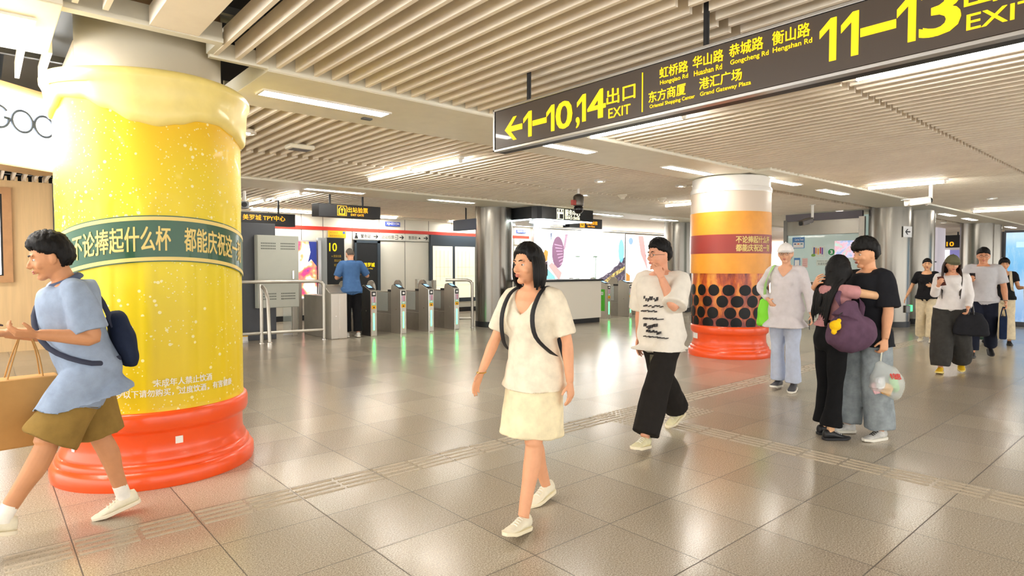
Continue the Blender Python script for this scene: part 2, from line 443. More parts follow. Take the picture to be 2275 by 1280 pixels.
downlight(25.0, 6.2, 'far round downlight between the two steel column pairs')

# ------------------------------------------------------------------ walls
wallm = MB()
wallm.box(3.0, 26, 17.0, 17.2, 0, 3.3)
WB = struct(wallm.build('wall_back', CREAM, smooth=False))
b = MB(); b.box(5.4, 15.62, 16.985, 17.0, 2.59, 2.69); b.build('red_stripe', RED, WB, smooth=False)
b = MB()
for x in (5.98, 6.886, 7.524, 8.437, 9.338, 10.249, 11.149, 12.068, 12.98, 13.9, 14.86): b.box(x - 0.007, x + 0.007, 16.994, 17.0, 0.15, 3.03)
b.box(9.34, 11.15, 16.994, 17.0, 2.33, 2.345); b.build('panel_joint', mat('joint_grey', '#6d6d68', rough=0.8), WB, smooth=False)
b = MB(); b.box(3.0, 26, 16.97, 17.0, 0, 0.15); struct(b.build('baseboard_back', BLACKM, smooth=False))
b = MB(); b.box(30, 44, 17.0, 17.2, 0, 3.3); b.box(26, 30, 17.0, 17.2, 0, 3.3); struct(b.build('wall_back_far', WHITEP, smooth=False))
b = MB(); b.box(44, 44.2, Y0, 17.2, 0, 3.75); struct(b.build('wall_far', mat('far_wall_grey', '#b3aca6', rough=0.5), smooth=False))
# ------------------------------------------------------------------ the two dressed columns
def mug_mat():
    t = NT('yellow_beer_print')
    sep = t.node('ShaderNodeSeparateXYZ'); t.link(t.tc.outputs['Object'], sep.inputs[0])
    base = t.ramp(t.math('DIVIDE', sep.outputs[2], 3.0), [(0.15, '#ecca00'), (0.5, '#e8d200'), (0.72, '#ecd010'), (0.9, '#f2b800')])
    streak = t.noise(5, 3, 0.6, stretch=(1, 1, 0.12))
    c = t.mix(t.ramp(streak, [(0.4, '#000000'), (0.75, '#606060')]), base, '#f7e24a')
    for sc, th, k in ((15.0, 0.17, 0.8), (36.0, 0.19, 0.65)):
        v = t.node('ShaderNodeTexVoronoi', feature='F1'); v.inputs['Scale'].default_value = sc; t.link(t.tc.outputs['Object'], v.inputs['Vector'])
        sel = t.math('GREATER_THAN', t.noise(9 if sc < 20 else 3.1, 2, 0.5), 0.47)
        dot = t.math('MULTIPLY', t.math('LESS_THAN', v.outputs['Distance'], th), sel)
        c = t.mix(t.math('MULTIPLY', dot, k), c, '#fdf5c0')
    t.link(c, t.b.inputs['Base Color']); t.set(Roughness=0.42); t.b.inputs['Coat Weight'].default_value = 0.06
    return t.m
MUGY = mug_mat()
FOAM = mat('beer_foam_print', '#f3e08a', rough=0.34, vary=0.10, vscale=3, coat=0.12)
REDP = mat('orange_red_plastic', '#f4561c', rough=0.3, vary=0.05, vscale=2, coat=0.2)
GOLD = mat('gold_print', '#e9cf7a', rough=0.4)
GREENB = mat('dark_green_print', '#14502f', rough=0.35, coat=0.2)
COLG = mat('grey_column_paint', '#c3bba8', rough=0.45, vary=0.03, vscale=1)
def base_profile(k=1.0):
    return [(0.0, 0.0), (0.676, 0.0), (0.682, 0.03), (0.680, 0.085), (0.662, 0.112), (0.648, 0.118), (0.648, 0.145), (0.634, 0.162), (0.622, 0.168), (0.622, 0.19),
            (0.606, 0.215), (0.600, 0.25), (0.600, 0.35), (0.612, 0.372), (0.632, 0.385), (0.640, 0.41), (0.640, 0.475), (0.634, 0.50), (0.618, 0.512), (0.40, 0.512)]
C1 = (1.013, 5.335); TH1 = math.atan2(-C1[1], -C1[0])
C2 = (9.78, 5.52); TH2 = math.atan2(-C2[1], -C2[0])
def around(th0, rad, zf=None, zc=0.0):
    def f(a):
        phi = th0 + a[:, 0] / rad; r = rad + a[:, 2]
        z = a[:, 1] + zc + (zf(a[:, 0] / rad) if zf else 0)
        return np.stack([r * np.cos(phi), r * np.sin(phi), z], 1)
    return f
def strip_on(b, rad, th0, p0, p1, z0, z1, zf=None, mi=0, n=64, thick=0.004):
    rings = []
    for i in range(n + 1):
        p = p0 + (p1 - p0) * i / n; d = zf(p) if zf else 0; a = th0 + p
        rings.append([(r * math.cos(a), r * math.sin(a), z + d) for r, z in ((rad, z0), (rad + thick, z0), (rad + thick, z1), (rad, z1))])
    b.rings(rings, mi)

mug = thing('beer_mug_column_wrap', 'giant yellow beer mug dressing round the left column, with white foam and red base', 'column decoration', (C1[0], C1[1], 0))
# body with thumb-print recesses, 15 round
b = MB(); NP, NZ = 300, 150; RB = 0.612; rings = []
for j in range(NZ + 1):
    z = 0.50 + (2.72 - 0.50) * j / NZ; ring = []
    for i in range(NP):
        phi = 2 * math.pi * i / NP; q = ((phi - R(8)) / R(24) + 0.5) % 1.0 - 0.5
        d = 0.0; hw = 0.40; u = abs(q) / hw
        if u < 1:
            ztop = 1.90 + 0.105 * math.sqrt(1 - u * u)
            if z < ztop and z > 0.52:
                d = 0.006 * min(1, (ztop - z) / 0.05) * min(1, (1 - u) / 0.3)
        a = TH1 + phi; ring.append(((RB - d) * math.cos(a), (RB - d) * math.sin(a), z))
    rings.append(ring)
b.rings(rings); b.build('mug_body', MUGY, mug, ang=60)
# foam with dripping lower edge
DR = [(-180, 2.56), (-150, 2.50), (-120, 2.58), (-95, 2.60), (-80, 2.53), (-66, 2.58), (-57, 2.64), (-40, 2.62), (-25, 2.55), (-10, 2.475), (3, 2.455), (15, 2.485), (28, 2.53), (42, 2.535), (56, 2.50), (70, 2.46), (80, 2.44), (100, 2.52), (130, 2.58), (180, 2.56)]
def drip(phi):
    p = (math.degrees(phi) + 180) % 360 - 180
    for (a, za), (c, zc) in zip(DR, DR[1:]):
        if a <= p <= c:
            t = (p - a) / (c - a); t = t * t * (3 - 2 * t); return za + (zc - za) * t
    return 2.55
b = MB(); rings = []
PR = [(0.600, 0.0), (0.628, 0.004), (0.646, 0.03), (0.652, 0.07), (0.655, 0.14)]
for k, (r, dz) in enumerate(PR): rings.append([(r, p, dz) for p in range(180)])
b = MB(); RR = []
for r, dz in PR: RR.append([(r * math.cos(TH1 + R(2 * p)), r * math.sin(TH1 + R(2 * p)), drip(R(2 * p)) + dz) for p in range(180)])
for r, z in ((0.664, 2.73), (0.682, 2.765), (0.684, 2.795), (0.665, 2.825), (0.62, 2.84), (0.46, 2.845)):
    RR.append([(r * math.cos(TH1 + R(2 * p)), r * math.sin(TH1 + R(2 * p)), z + 0.008 * math.sin(R(6 * p))) for p in range(180)])
b.rings(RR, caps=False); b.build('foam_top', FOAM, mug, ang=70)
b = MB(); b.lathe(base_profile(), n=96); b.build('plastic_base', REDP, mug, ang=50)
b = MB(); strip_on(b, 0.602, TH1, R(10), R(14.5), 0.275, 0.325, n=6); b.build('white_sticker', WHT, mug); b = MB(); strip_on(b, 0.602, TH1, R(-58), R(-55), 0.24, 0.33, n=4); b.build('white_sticker', WHT, mug)
ZB = 1.70; bz = lambda p: -0.075 * ((p - R(9)) / R(58)) ** 2
bzv = lambda p: -0.075 * ((p - R(9)) / R(58)) ** 2
b = MB(); strip_on(b, RB + 0.002, TH1, R(-64), R(82), ZB - 0.157, ZB + 0.157, bz); bn = b.build('banner', GREENB, mug)
b = MB()
for s in (-1, 1): strip_on(b, RB + 0.004, TH1, R(-64), R(82), ZB + s * 0.137 - 0.0125, ZB + s * 0.137 + 0.0125, bz)
b.build('gold_edge', GOLD, bn)
for body, p0, p1 in (('不论捧起什么杯', -50, 9), ('都能庆祝这一刻', 17, 69.5)):
    cv = around(TH1 + R((p0 + p1) / 2), RB + 0.006, lambda p, m=R((p0 + p1) / 2): bzv(p + m), ZB)
    text(body, bn, GOLD, w=(RB + 0.006) * R(p1 - p0), h=0.165, bold=0.022, curve=cv)
for body, p0, p1, z in (('未成年人禁止饮酒', -2, 34, 0.712), ('18岁以下请勿购买，过度饮酒，有害健康', -27, 52, 0.645)):
    text(body, mug, WHT, w=RB * R(p1 - p0), h=0.052, bold=0.02, curve=around(TH1 + R((p0 + p1) / 2), RB + 0.003, None, z))
c = thing('support_column', 'round grey painted column rising out of the yellow beer mug', 'column', (C1[0], C1[1], 0))
b = MB(); b.cyl((0, 0, 0.0), (0, 0, 3.36), 0.478, n=64); b.build('shaft', COLG, c)
b = MB(); b.lathe([(0.45, 3.30), (0.482, 3.30), (0.482, 3.75), (0.45, 3.75)], n=48); b.build('upper_collar', mat('brown_collar', '#a58a70', rough=0.6), c)

# bubble tea column
def amber_mat():
    t = NT('amber_tea_print'); sep = t.node('ShaderNodeSeparateXYZ'); t.link(t.tc.outputs['Object'], sep.inputs[0])
    n = t.noise(5, 5, 0.65, stretch=(1, 1, 0.35))
    top = t.ramp(n, [(0.32, '#7a1c14'), (0.46, '#c85a1e'), (0.56, '#ee9a2c'), (0.75, '#f6b64a')])
    low = t.ramp(n, [(0.3, '#2a100c'), (0.48, '#7a2414'), (0.6, '#c05020'), (0.75, '#e58a30')])
    f = t.ramp(t.math('DIVIDE', sep.outputs[2], 2.0), [(0.3, '#000000'), (0.62, '#ffffff')])
    t.link(t.mix(f, low, top), t.b.inputs['Base Color']); t.set(Roughness=0.3); return t.m
tea = thing('bubble_tea_column_wrap', 'giant bubble tea cup dressing round the middle column, orange with black pearls and white lid', 'column decoration', (C2[0], C2[1], 0))
b = MB(); b.lathe([(r * 1.0, z * 1.04) for r, z in base_profile()], n=72); b.build('plastic_base', REDP, tea, ang=50)
b = MB(); b.cyl((0, 0, 0.52), (0, 0, 1.42), 0.626, n=96); pl = b.build('pearl_section', amber_mat(), tea)
b = MB(); PZ = [1.13, 0.945, 0.755, 0.585]; kk = 0
rnd = random.Random(3)
for row, zc in enumerate(PZ):
    for i in range(16):
        p0 = R(22.5) * i + (R(11) if row % 2 else 0) + R(rnd.uniform(-2, 2)); a = rnd.uniform(0.088, 0.104); bb_ = rnd.uniform(0.088, 0.10)
        ring = []; rim = []
        for k in range(28):
            t_ = 2 * math.pi * k / 28; ph = TH2 + p0 + a * math.cos(t_) / 0.626; z = zc + bb_ * math.sin(t_)
            z = max(z, 0.535); ring.append((0.631 * math.cos(ph), 0.631 * math.sin(ph), z))
        ph = TH2 + p0; ctr = (0.636 * math.cos(ph), 0.636 * math.sin(ph), max(zc, 0.54))
        b.add(ring + [ctr], [(k, (k + 1) % 28, 28) for k in range(28)])
b.build('pearl_print', mat('tapioca_black', '#0b0809', rough=0.4, spec=0.25), pl)
ORG = mat('orange_print', '#eea02a', rough=0.35, vary=0.08, vscale=4)
BUR = mat('burgundy_print', '#9c352c', rough=0.35)
MILK = mat('milk_tea_print', '#dccdbb', rough=0.35)
b = MB(); b.lathe([(0.62, 1.405), (0.661, 1.405), (0.661, 2.42), (0.62, 2.42)], n=96); b.build('orange_sleeve', ORG, tea)
b = MB(); b.lathe([(0.655, 1.735), (0.664, 1.735), (0.664, 2.045), (0.655, 2.045)], n=96); bd = b.build('burgundy_band', BUR, tea)
b = MB(); b.lathe([(0.62, 2.42), (0.655, 2.42), (0.655, 2.77), (0.62, 2.77)], n=96); b.build('milk_band', MILK, tea)
b = MB(); b.lathe([(0.60, 2.74), (0.664, 2.755), (0.667, 2.80), (0.655, 2.835), (0.636, 2.845), (0.632, 3.0), (0.618, 3.016), (0.46, 3.016)], n=96); b.build('lid', mat('white_lid', '#eeece8', rough=0.3, coat=0.3), tea)
for body, z in (('不论捧起什么杯', 1.958), ('都能庆祝这一刻', 1.825)):
    text(body, bd, GOLD, w=0.664 * R(58), h=0.115, bold=0.03, curve=around(TH2 + R(37), 0.664, None, z))
    text(body, bd, GOLD, w=0.664 * R(58), h=0.115, bold=0.03, curve=around(TH2 + R(117), 0.664, None, z))
b = MB(); strip_on(b, 0.606, TH2, R(-72), R(-56), 0.29, 0.42, n=6); b.build('white_sticker', WHT, tea)
c = thing('support_column', 'round grey column core above the bubble tea lid', 'column', (C2[0], C2[1], 0))
b = MB(); b.cyl((0, 0, 0.0), (0, 0, 3.4), 0.478, n=48); b.build('shaft', COLG, c)

# steel columns
def steel_column(x, y, label, r=0.476):
    t = thing('steel_column', label, 'column', (x, y, 0))
    b = MB(); b.cyl((0, 0, 0.14), (0, 0, 3.3), r, n=64); b.build('shaft', STEEL, t)
    b = MB(); b.cyl((0, 0, 0), (0, 0, 0.14), r + 0.012, n=64); b.build('base_ring', BLACKM, t)
    b = MB(); b.box(-0.006, 0.006, -r - 0.002, -r + 0.01, 0.14, 3.3); b.build('seam', STEELD, t, smooth=False)
    return t
steel_column(10.01, 12.22, 'brushed steel column between the exit gates and the service desk')
steel_column(18.2, 12.2, 'brushed steel column behind the man in the white T-shirt')
C3 = steel_column(17.72, 5.55, 'broad brushed steel column behind the hugging couple')
steel_column(19.2, 5.42, 'brownish steel column standing close behind the right side of the broad one')
steel_column(26.2, 5.5, 'far steel column behind the man in the grey polo')
steel_column(27.35, 5.5, 'farthest steel column, half hidden at the right of its twin')

# ------------------------------------------------------------------ hanging signs
BROWN = mat('sign_brown', '#4a4039', rough=0.35, coat=0.3)
ALU = mat('aluminium', '#c9cacb', rough=0.3, metal=1.0)
sg = thing('hanging_exit_sign', 'long brown hanging sign with yellow exits 1-10, 14 and 11-13', 'sign', (3.3, 2.2, 2.65))
def onsg(m): m = m.copy(); m.translation -= Vector((3.3, 2.2, 2.65)); return m
b = MB(); b.box(0.012, 0.13, -1.85, 1.835, -0.175, 0.175); b.build('sign_box', BLACK, sg, smooth=False)
b = MB(); b.box(0.0, 0.02, -1.82, 1.805, -0.155, 0.155); b.build('face_panel', BROWN, sg, smooth=False)
b = MB()
for z in (-0.178, 0.158): b.box(-0.006, 0.05, -1.85, 1.835, z, z + 0.02)
for y in (-1.85, 1.815): b.box(-0.006, 0.05, y, y + 0.02, -0.178, 0.178)
b.build('frame', ALU, sg, bevel=0.003, smooth=False)
for y in (1.468, -0.127, -1.6):
    b = MB(); b.cyl((0.07, y, 0.17), (0.07, y, 0.60), 0.018, n=12); b.build('hanger_rod', BLACK, sg)
TX = [('1', 3.656, 3.557, 2.535, 2.735), ('–', 3.543, 3.393, 2.614, 2.648), ('10', 3.393, 3.126, 2.535, 2.733), (',', 3.083, 3.049, 2.515, 2.59), ('14', 3.075, 2.809, 2.55, 2.745),
      ('出口', 2.794, 2.551, 2.622, 2.728), ('EXIT', 2.778, 2.59, 2.529, 2.593), ('虹桥路', 2.359, 2.152, 2.702, 2.772), ('Hongqiao Rd', 2.354, 2.151, 2.656, 2.69),
      ('华山路', 2.118, 1.916, 2.707, 2.778), ('Huashan Rd', 2.109, 1.924, 2.66, 2.692), ('恭城路', 1.879, 1.676, 2.712, 2.784), ('Gongcheng Rd', 1.871, 1.644, 2.662, 2.697),
      ('衡山路', 1.624, 1.423, 2.712, 2.785), ('Hengshan Rd', 1.62, 1.411, 2.665, 2.7), ('东方商厦', 2.442, 2.167, 2.566, 2.637), ('Oriental Shopping Center', 2.433, 2.102, 2.524, 2.553),
      ('港汇广场', 2.072, 1.8, 2.57, 2.638), ('Grand Gateway Plaza', 2.066, 1.744, 2.525, 2.556), ('11', 1.374, 1.186, 2.553, 2.77), ('–', 1.175, 1.027, 2.638, 2.672), ('13', 1.021, 0.776, 2.553, 2.77),
      ('出口', 0.757, 0.50, 2.64, 2.762), ('EXIT', 0.747, 0.50, 2.542, 2.609)]
for s, ya, yb, za, zb in TX:
    if s[0] == '1':
        ww = [0.5 if ch == '1' else 0.9 for ch in s]; tot = sum(ww) + 0.12 * (len(s) - 1); u = (ya - yb) / tot; y = ya
        for ch, q in zip(s, ww):
            if ch == '1':
                b = MB(); H = zb - za; b.prism([(x * q * u, v * H) for x, v in ((.58, 0), (.98, 0), (.98, 1), (.64, 1), (0, .76), (0, .58), (.58, .78))], (3.297 - 3.3, y - 2.2, za - 2.65), (0, -1, 0), (0, 0, 1), (0.003, 0, 0))
                b.build('lettering', YEL, sg, smooth=False)
            else: text(ch, sg, YEL, w=q * u, h=zb - za, M=onsg(FX(3.3, y - q * u / 2, (za + zb) / 2)), bold=0.02, thick=0.003)
            y -= (q + 0.12) * u
        continue
    text(s, sg, YEL, w=ya - yb, h=zb - za, M=onsg(FX(3.3, (ya + yb) / 2, (za + zb) / 2)), bold=0.015 if ord(s[0]) > 255 else 0.01, thick=0.003)
b = MB(); b.prism([(-.106, 0), (-.0, .094), (.04, .094), (-.03, .022), (.108, .022), (.108, -.022), (-.03, -.022), (.04, -.094), (0, -.094)], (-0.004, 1.577, -0.018), (0, -1, 0), (0, 0, 1), (0.003, 0, 0))
b.build('arrow', YEL, sg, smooth=False)
b = MB(); b.box(-0.004, 0, 0.290, 0.297, -0.13, 0.125); b.build('divider_bar', YEL, sg, smooth=False)

def hang_sign(name, label, x0, x1, y, z0, z1, rods, items, depth=0.22, slant=0.06):
    t = thing(name, label, 'sign', ((x0 + x1) / 2, y, (z0 + z1) / 2)); wd = (x1 - x0) / 2; h = (z1 - z0) / 2
    b = MB(); P = [(-wd, -depth / 2), (wd, -depth / 2), (wd - slant, depth / 2), (-wd - slant, depth / 2)]
    b.prism(P, (0, 0, -h), (1, 0, 0), (0, 1, 0), (0, 0, 2 * h)); b.build('sign_box', BLACKM, t, bevel=0.006, smooth=False)
    for rx in rods:
        b = MB(); b.cyl((rx, 0, h), (rx, 0, 3.1 - (z0 + z1) / 2), 0.022, n=10); b.build('hanger_rod', BLACK, t)
    for s, xx, zz, ww, hh, m in items:
        text(s, t, m, w=ww, h=hh, M=face((xx, -depth / 2 - 0.002, zz), (1, 0, 0), (0, -1, 0)), bold=0.006 if ord(s[0]) > 255 else 0.004)
    return t
def gate_icon(t, x, z, s, m, y):
    b = MB(); M = face((x, y, z), (1, 0, 0), (0, -1, 0))
    for a in ((-s, s, s * .92, s), (-s, s, -s, -s * .92), (-s, -s * .92, -s, s), (s * .92, s, -s, s)): rect(b, M, *a, d=0.003)
    for a in ((-s * .72, s * .72, -s * .8, -s * .55), (-s * .72, -s * .5, -s * .8, s * .3), (s * .5, s * .72, -s * .8, s * .3), (-s * .09, s * .09, -s * .4, s * .25)): rect(b, M, *a, d=0.003)
    b.prism([(-s * .33, .1 * s), (0, .55 * s), (s * .33, .1 * s)], M @ Vector((0, 0, 0)), M.to_3x3() @ Vector((1, 0, 0)), M.to_3x3() @ Vector((0, 1, 0)), M.to_3x3() @ Vector((0, 0, 0.003)))
    b.prism([(-s * .72, .3 * s), (-s * .25, .8 * s), (-s * .1, .8 * s), (-s * .5, .3 * s)], M.translation, (1, 0, 0), (0, 0, 1), (0, -0.003, 0))
    b.prism([(s * .5, .3 * s), (s * .1, .8 * s), (s * .25, .8 * s), (s * .72, .3 * s)], M.translation, (1, 0, 0), (0, 0, 1), (0, -0.003, 0))
    b.build('gate_symbol', m, t, smooth=False)
t = hang_sign('hanging_exit_gate_sign', 'black hanging sign with amber arrow box reading exit gate, left of the steel column', 5.27, 6.68, 12.2, 2.56, 2.83, (-0.42, 0.33),
              [('出站验票', 0.16, 0.035, 0.47, 0.115, AMB), ('EXIT GATE', 0.15, -0.07, 0.30, 0.045, AMB)])
gate_icon(t, -0.20, 0.005, 0.105, AMB, -0.112)
t = hang_sign('hanging_exit_gate_sign', 'smaller black exit gate sign with amber symbols hanging behind the service center canopy', 13.1, 14.55, 12.6, 2.69, 2.985, (0.22, -0.5),
              [('出站验票', 0.25, 0.02, 0.50, 0.11, AMB), ('Exit Gate', 0.22, -0.085, 0.32, 0.05, AMB)])
gate_icon(t, -0.18, -0.03, 0.10, AMB, -0.112)
hang_sign('hanging_direction_sign', 'black hanging sign with amber characters and TPY, right of the yellow mug', 3.3, 5.49, 14.0, 2.435, 2.72, (0.75, -0.6),
          [('衡山路 美罗城 TPY中心', 0.18, 0.03, 1.36, 0.12, AMB)])
t = thing('hanging_sign_box', 'small dark hanging sign seen nearly edge-on left of the steel column top', 'sign', (9.62, 12.9, 2.62))
b = MB(); b.box(-0.06, 0.06, -0.5, 0.5, -0.14, 0.14); b.build('sign_box', mat('slate_blue_panel', '#4a5566', rough=0.5), t, bevel=0.01, smooth=False)
b = MB(); b.cyl((0, 0, 0.14), (0, 0, 0.45), 0.02, n=10); b.build('hanger_rod', BLACK, t)
for nm, lb, x, y, zz, items in (
    ('hanging_direction_sign', 'far black hanging sign with amber 9,10 between the steel column pairs', 32.0, 8.3, 2.62, [('←9,10', 0.2, -0.07, 1.2, 0.26, AMB)]),):
    t = thing(nm, lb, 'sign', (x, y, zz)); b = MB(); b.box(0, 0.2, -1.3, 1.3, -0.24, 0.3); b.build('sign_box', BLACKM, t, smooth=False)
    text('← 9,10', t, AMB, w=0.95, h=0.22, M=face((-0.005, -0.3, -0.1), (0, -1, 0), (-1, 0, 0)), bold=0.02)
    for y in (-0.9, 0.9):
        b = MB(); b.cyl((0.1, y, 0.3), (0.1, y, 0.5), 0.03, n=10); b.build('hanger_rod', BLACK, t)
t = thing('hanging_direction_sign', 'narrow black sign with white turning arrow and amber 1-8 beside the blue board', 'sign', (30.0, 6.15, 2.45))
b = MB(); b.box(0, 0.2, -0.75, 0.62, -0.55, 0.45); b.build('sign_box', BLACKM, t, smooth=False)
text('1-8', t, AMB, w=0.5, h=0.22, M=face((-0.005, -0.05, -0.42), (0, -1, 0), (-1, 0, 0)), bold=0.02)
text('↷', t, WHT, w=0.4, h=0.4, M=face((-0.005, 0.05, 0.2), (0, -1, 0), (-1, 0, 0)), bold=0.03)
b = MB(); b.box(-0.004, 0, -0.35, 0.3, -0.22, -0.08); b.build('white_strip', WHT, t, smooth=False)
for y in (-0.5, 0.4):
    b = MB(); b.cyl((0.1, y, 0.45), (0.1, y, 0.7), 0.03, n=10); b.build('hanger_rod', BLACK, t)
# ------------------------------------------------------------------ ticket gates
GSTEEL = mat('gate_steel', '#c2bdb2', rough=0.32, metal=0.7, vary=0.08, vscale=3, stretch=(1, 1, 0.02))
GSTEELD = mat('gate_steel_side', '#a39e94', rough=0.4, metal=0.6, vary=0.06)
GREENL = mat('green_led', '#7dffa5', emit=5.0, ecol='#30ff70')
SCRN = mat('lit_screen', '#9fc8ff', rough=0.2, emit=0.4, ecol='#8fc4f0')
STK_Y = mat('sticker_yellow', '#f2b500', rough=0.5)
STK_W = mat('sticker_white', '#f3f3f3', rough=0.5)
STK_C = mat('sticker_mint', '#7fd6b4', rough=0.5)
STK_P = mat('sticker_lilac', '#c9b6cc', rough=0.5)
PLATEG = mat('bright_green_panel', '#45b81c', rough=0.5)
def gate(x, y, label, cat='ticket gate', front=True, dark=False, side_panel=False, length=1.55):
    t = thing('ticket_gate', label, cat, (x, y, 0), 0, 'exit gates' if front else None)
    w = 0.15
    # side outline: sloping reader head in front, lower body, round fin at the back
    P = [(0, 0), (0, 0.985), (0.04, 1.01), (0.34, 1.12), (0.40, 1.10), (0.43, 1.02), (0.43, 0.0)]
    b = MB(); b.prism(P, (0, 0, 0), (0, 1, 0), (0, 0, 1), (w, 0, 0)); b.build('reader_post', GSTEEL, t, bevel=0.008, smooth=False)
    b = MB(); b.box(0.02, w - 0.02, 0.43, length, 0.0, 0.42); b.box(0.045, w - 0.045, 0.43, length, 0.42, 0.95); b.build('body', GSTEELD, t, bevel=0.006, smooth=False)
    fin = [(length - 0.02 + 0.19 * math.cos(R(a)), 0.95 + 0.24 * math.sin(R(a))) for a in range(0, 181, 15)]
    b = MB(); b.prism([(length - 0.21, 0)] + [(p, q) for p, q in reversed(fin)][0:] + [(length + 0.17, 0)], (0.05, 0, 0), (0, 1, 0), (0, 0, 1), (0.06, 0, 0)); b.build('rear_fin', GSTEELD, t, smooth=False)
    b = MB(); b.box(w / 2 - 0.03, w / 2 + 0.03, 0.40, 0.66, 0.93, 0.99); b.build('flap_hinge', BLACK, t, bevel=0.004, smooth=False)
    b = MB(); b.box(0.02, 0.03, 0.62, 1.25, 0.48, 0.92); b.build('glass_flap', GLASS, t, smooth=False)
    # reader on the sloping top
    sl = math.atan2(0.11, 0.30); M = Matrix.Translation((w / 2, 0.19, 1.068)) @ Matrix.Rotation(sl, 4, 'X')
    b = MB(); b.box(-0.066, 0.066, -0.14, 0.14, 0, 0.008, 0, M); rd = b.build('card_reader', BLACKM, t, bevel=0.003, smooth=False)
    b = MB(); b.box(-0.045, 0.045, -0.05, 0.09, 0.008, 0.012, 0, M); b.build('screen', SCRN, rd, smooth=False)
    b = MB(); b.cyl((0.0, 0.20, 0.55), (-0.006, 0.20, 0.55), 0.014, n=12); b.build('lock', CHROME, t)
    if front:
        F_ = lambda z: face((w / 2, -0.001, z), (1, 0, 0), (0, -1, 0))
        for nm, m, z, hw, hh in (('camera_plate', BLACK, 0.925, 0.052, 0.052), ('price_sticker', STK_P, 0.80, 0.048, 0.065), ('code_sticker', STK_C, 0.705, 0.048, 0.028), ('warning_sticker', STK_Y, 0.635, 0.052, 0.038)):
            b = MB(); rect(b, F_(z), -hw, hw, -hh, hh, 0.003); p = b.build(nm, m, t, smooth=False)
            if nm == 'camera_plate':
                b = MB(); rect(b, F_(z), -0.024, 0.03, -0.022, 0.022, 0.005); b.build('emblem', STK_W, p, smooth=False)
            if nm == 'price_sticker':
                b = MB()
                for q in range(6): rect(b, F_(z), 0.004, 0.030, 0.045 - q * 0.02, 0.055 - q * 0.02, 0.004)
                b.build('print_marks', RED, p, smooth=False)
            if nm == 'warning_sticker':
                b = MB(); b.prism([(-0.02, -0.02), (0.02, -0.02), (0, 0.02)], F_(z).translation, (1, 0, 0), (0, 0, 1), (0, -0.005, 0)); b.build('triangle_mark', BLACK, p, smooth=False)
            if nm == 'code_sticker':
                b = MB(); rect(b, F_(z), -0.03, 0.03, -0.012, 0.018, 0.004); b.build('white_patch', STK_W, p, smooth=False)
        b = MB(); b.box(w / 2 - 0.014, w / 2 + 0.014, -0.006, 0.004, 0.13, 0.50); b.build('led_bar', GREENL, t, bevel=0.004, smooth=False)
        b = MB(); b.box(-0.004, 0.012, -0.004, 0.012, 0.0, 0.985); b.build('edge_strip', CHROME, t, smooth=False)
    else:
        b = MB(); b.box(0.2, 0.206, 0, 0.01, 0.0, 0.985); b.build('edge_strip', CHROME, t, smooth=False)
    if dark:
        b = MB(); b.prism([(q * 0.98 + 0.006, z * 0.985) for q, z in P], (-0.003, 0, 0), (0, 1, 0), (0, 0, 1), (0.003, 0, 0)); b.build('dark_side_panel', BLACKM, t, smooth=False)
    if side_panel:
        b = MB(); b.box(-0.004, 0, 0.10, 0.33, 0.22, 0.86); sp = b.build('green_panel', PLATEG, t, smooth=False)
        text('♿', sp, STK_W, w=0.09, M=face((-0.005, 0.2, 0.74), (0, -1, 0), (-1, 0, 0)))
    return t
gate(6.43, 12.1, 'ticket gate with the blue-shirted man leaning on it, black side and green light', dark=True)
gate(7.175, 12.1, 'ticket gate with green light, second of the four in a row from the left')
gate(7.925, 12.1, 'ticket gate with green light, third of the four in a row from the left')
gate(8.665, 12.1, 'ticket gate with green light beside the rail next to the steel column')
gate(13.9, 11.72, 'wide ticket gate with bright green side panel right of the service desk', side_panel=True)
gate(14.95, 11.75, 'ticket gate with green light behind the green panel gate, half behind the man')
gate(16.0, 11.75, 'ticket gate mostly hidden behind the man in white T-shirt')
# plain steel post of the first lane
t = thing('gate_end_post', 'plain brushed steel gate end post left of the man in the blue polo shirt', 'ticket gate', (5.49, 12.08, 0))
P = [(0, 0), (0, 0.96), (0.10, 0.975), (0.24, 1.06), (0.34, 1.13), (0.42, 1.14), (0.45, 1.08), (0.45, 0.0)]
b = MB(); b.prism(P, (0.02, 0.0, 0), (0, 1, 0), (0, 0, 1), (0.36, 0, 0)); b.build('body', GSTEEL, t, bevel=0.012, smooth=False)
b = MB(); b.box(0.20, 0.206, -0.003, 0.0, 0.0, 0.955); b.build('seam', CHROME, t, smooth=False)
b = MB(); b.cyl((0.12, 0.0, 0.48), (0.12, -0.008, 0.48), 0.014, n=12); b.build('lock', CHROME, t)
b = MB(); b.box(0.05, 0.33, 0.45, 1.5, 0.0, 0.9); b.build('rear_body', GSTEELD, t, bevel=0.01, smooth=False)

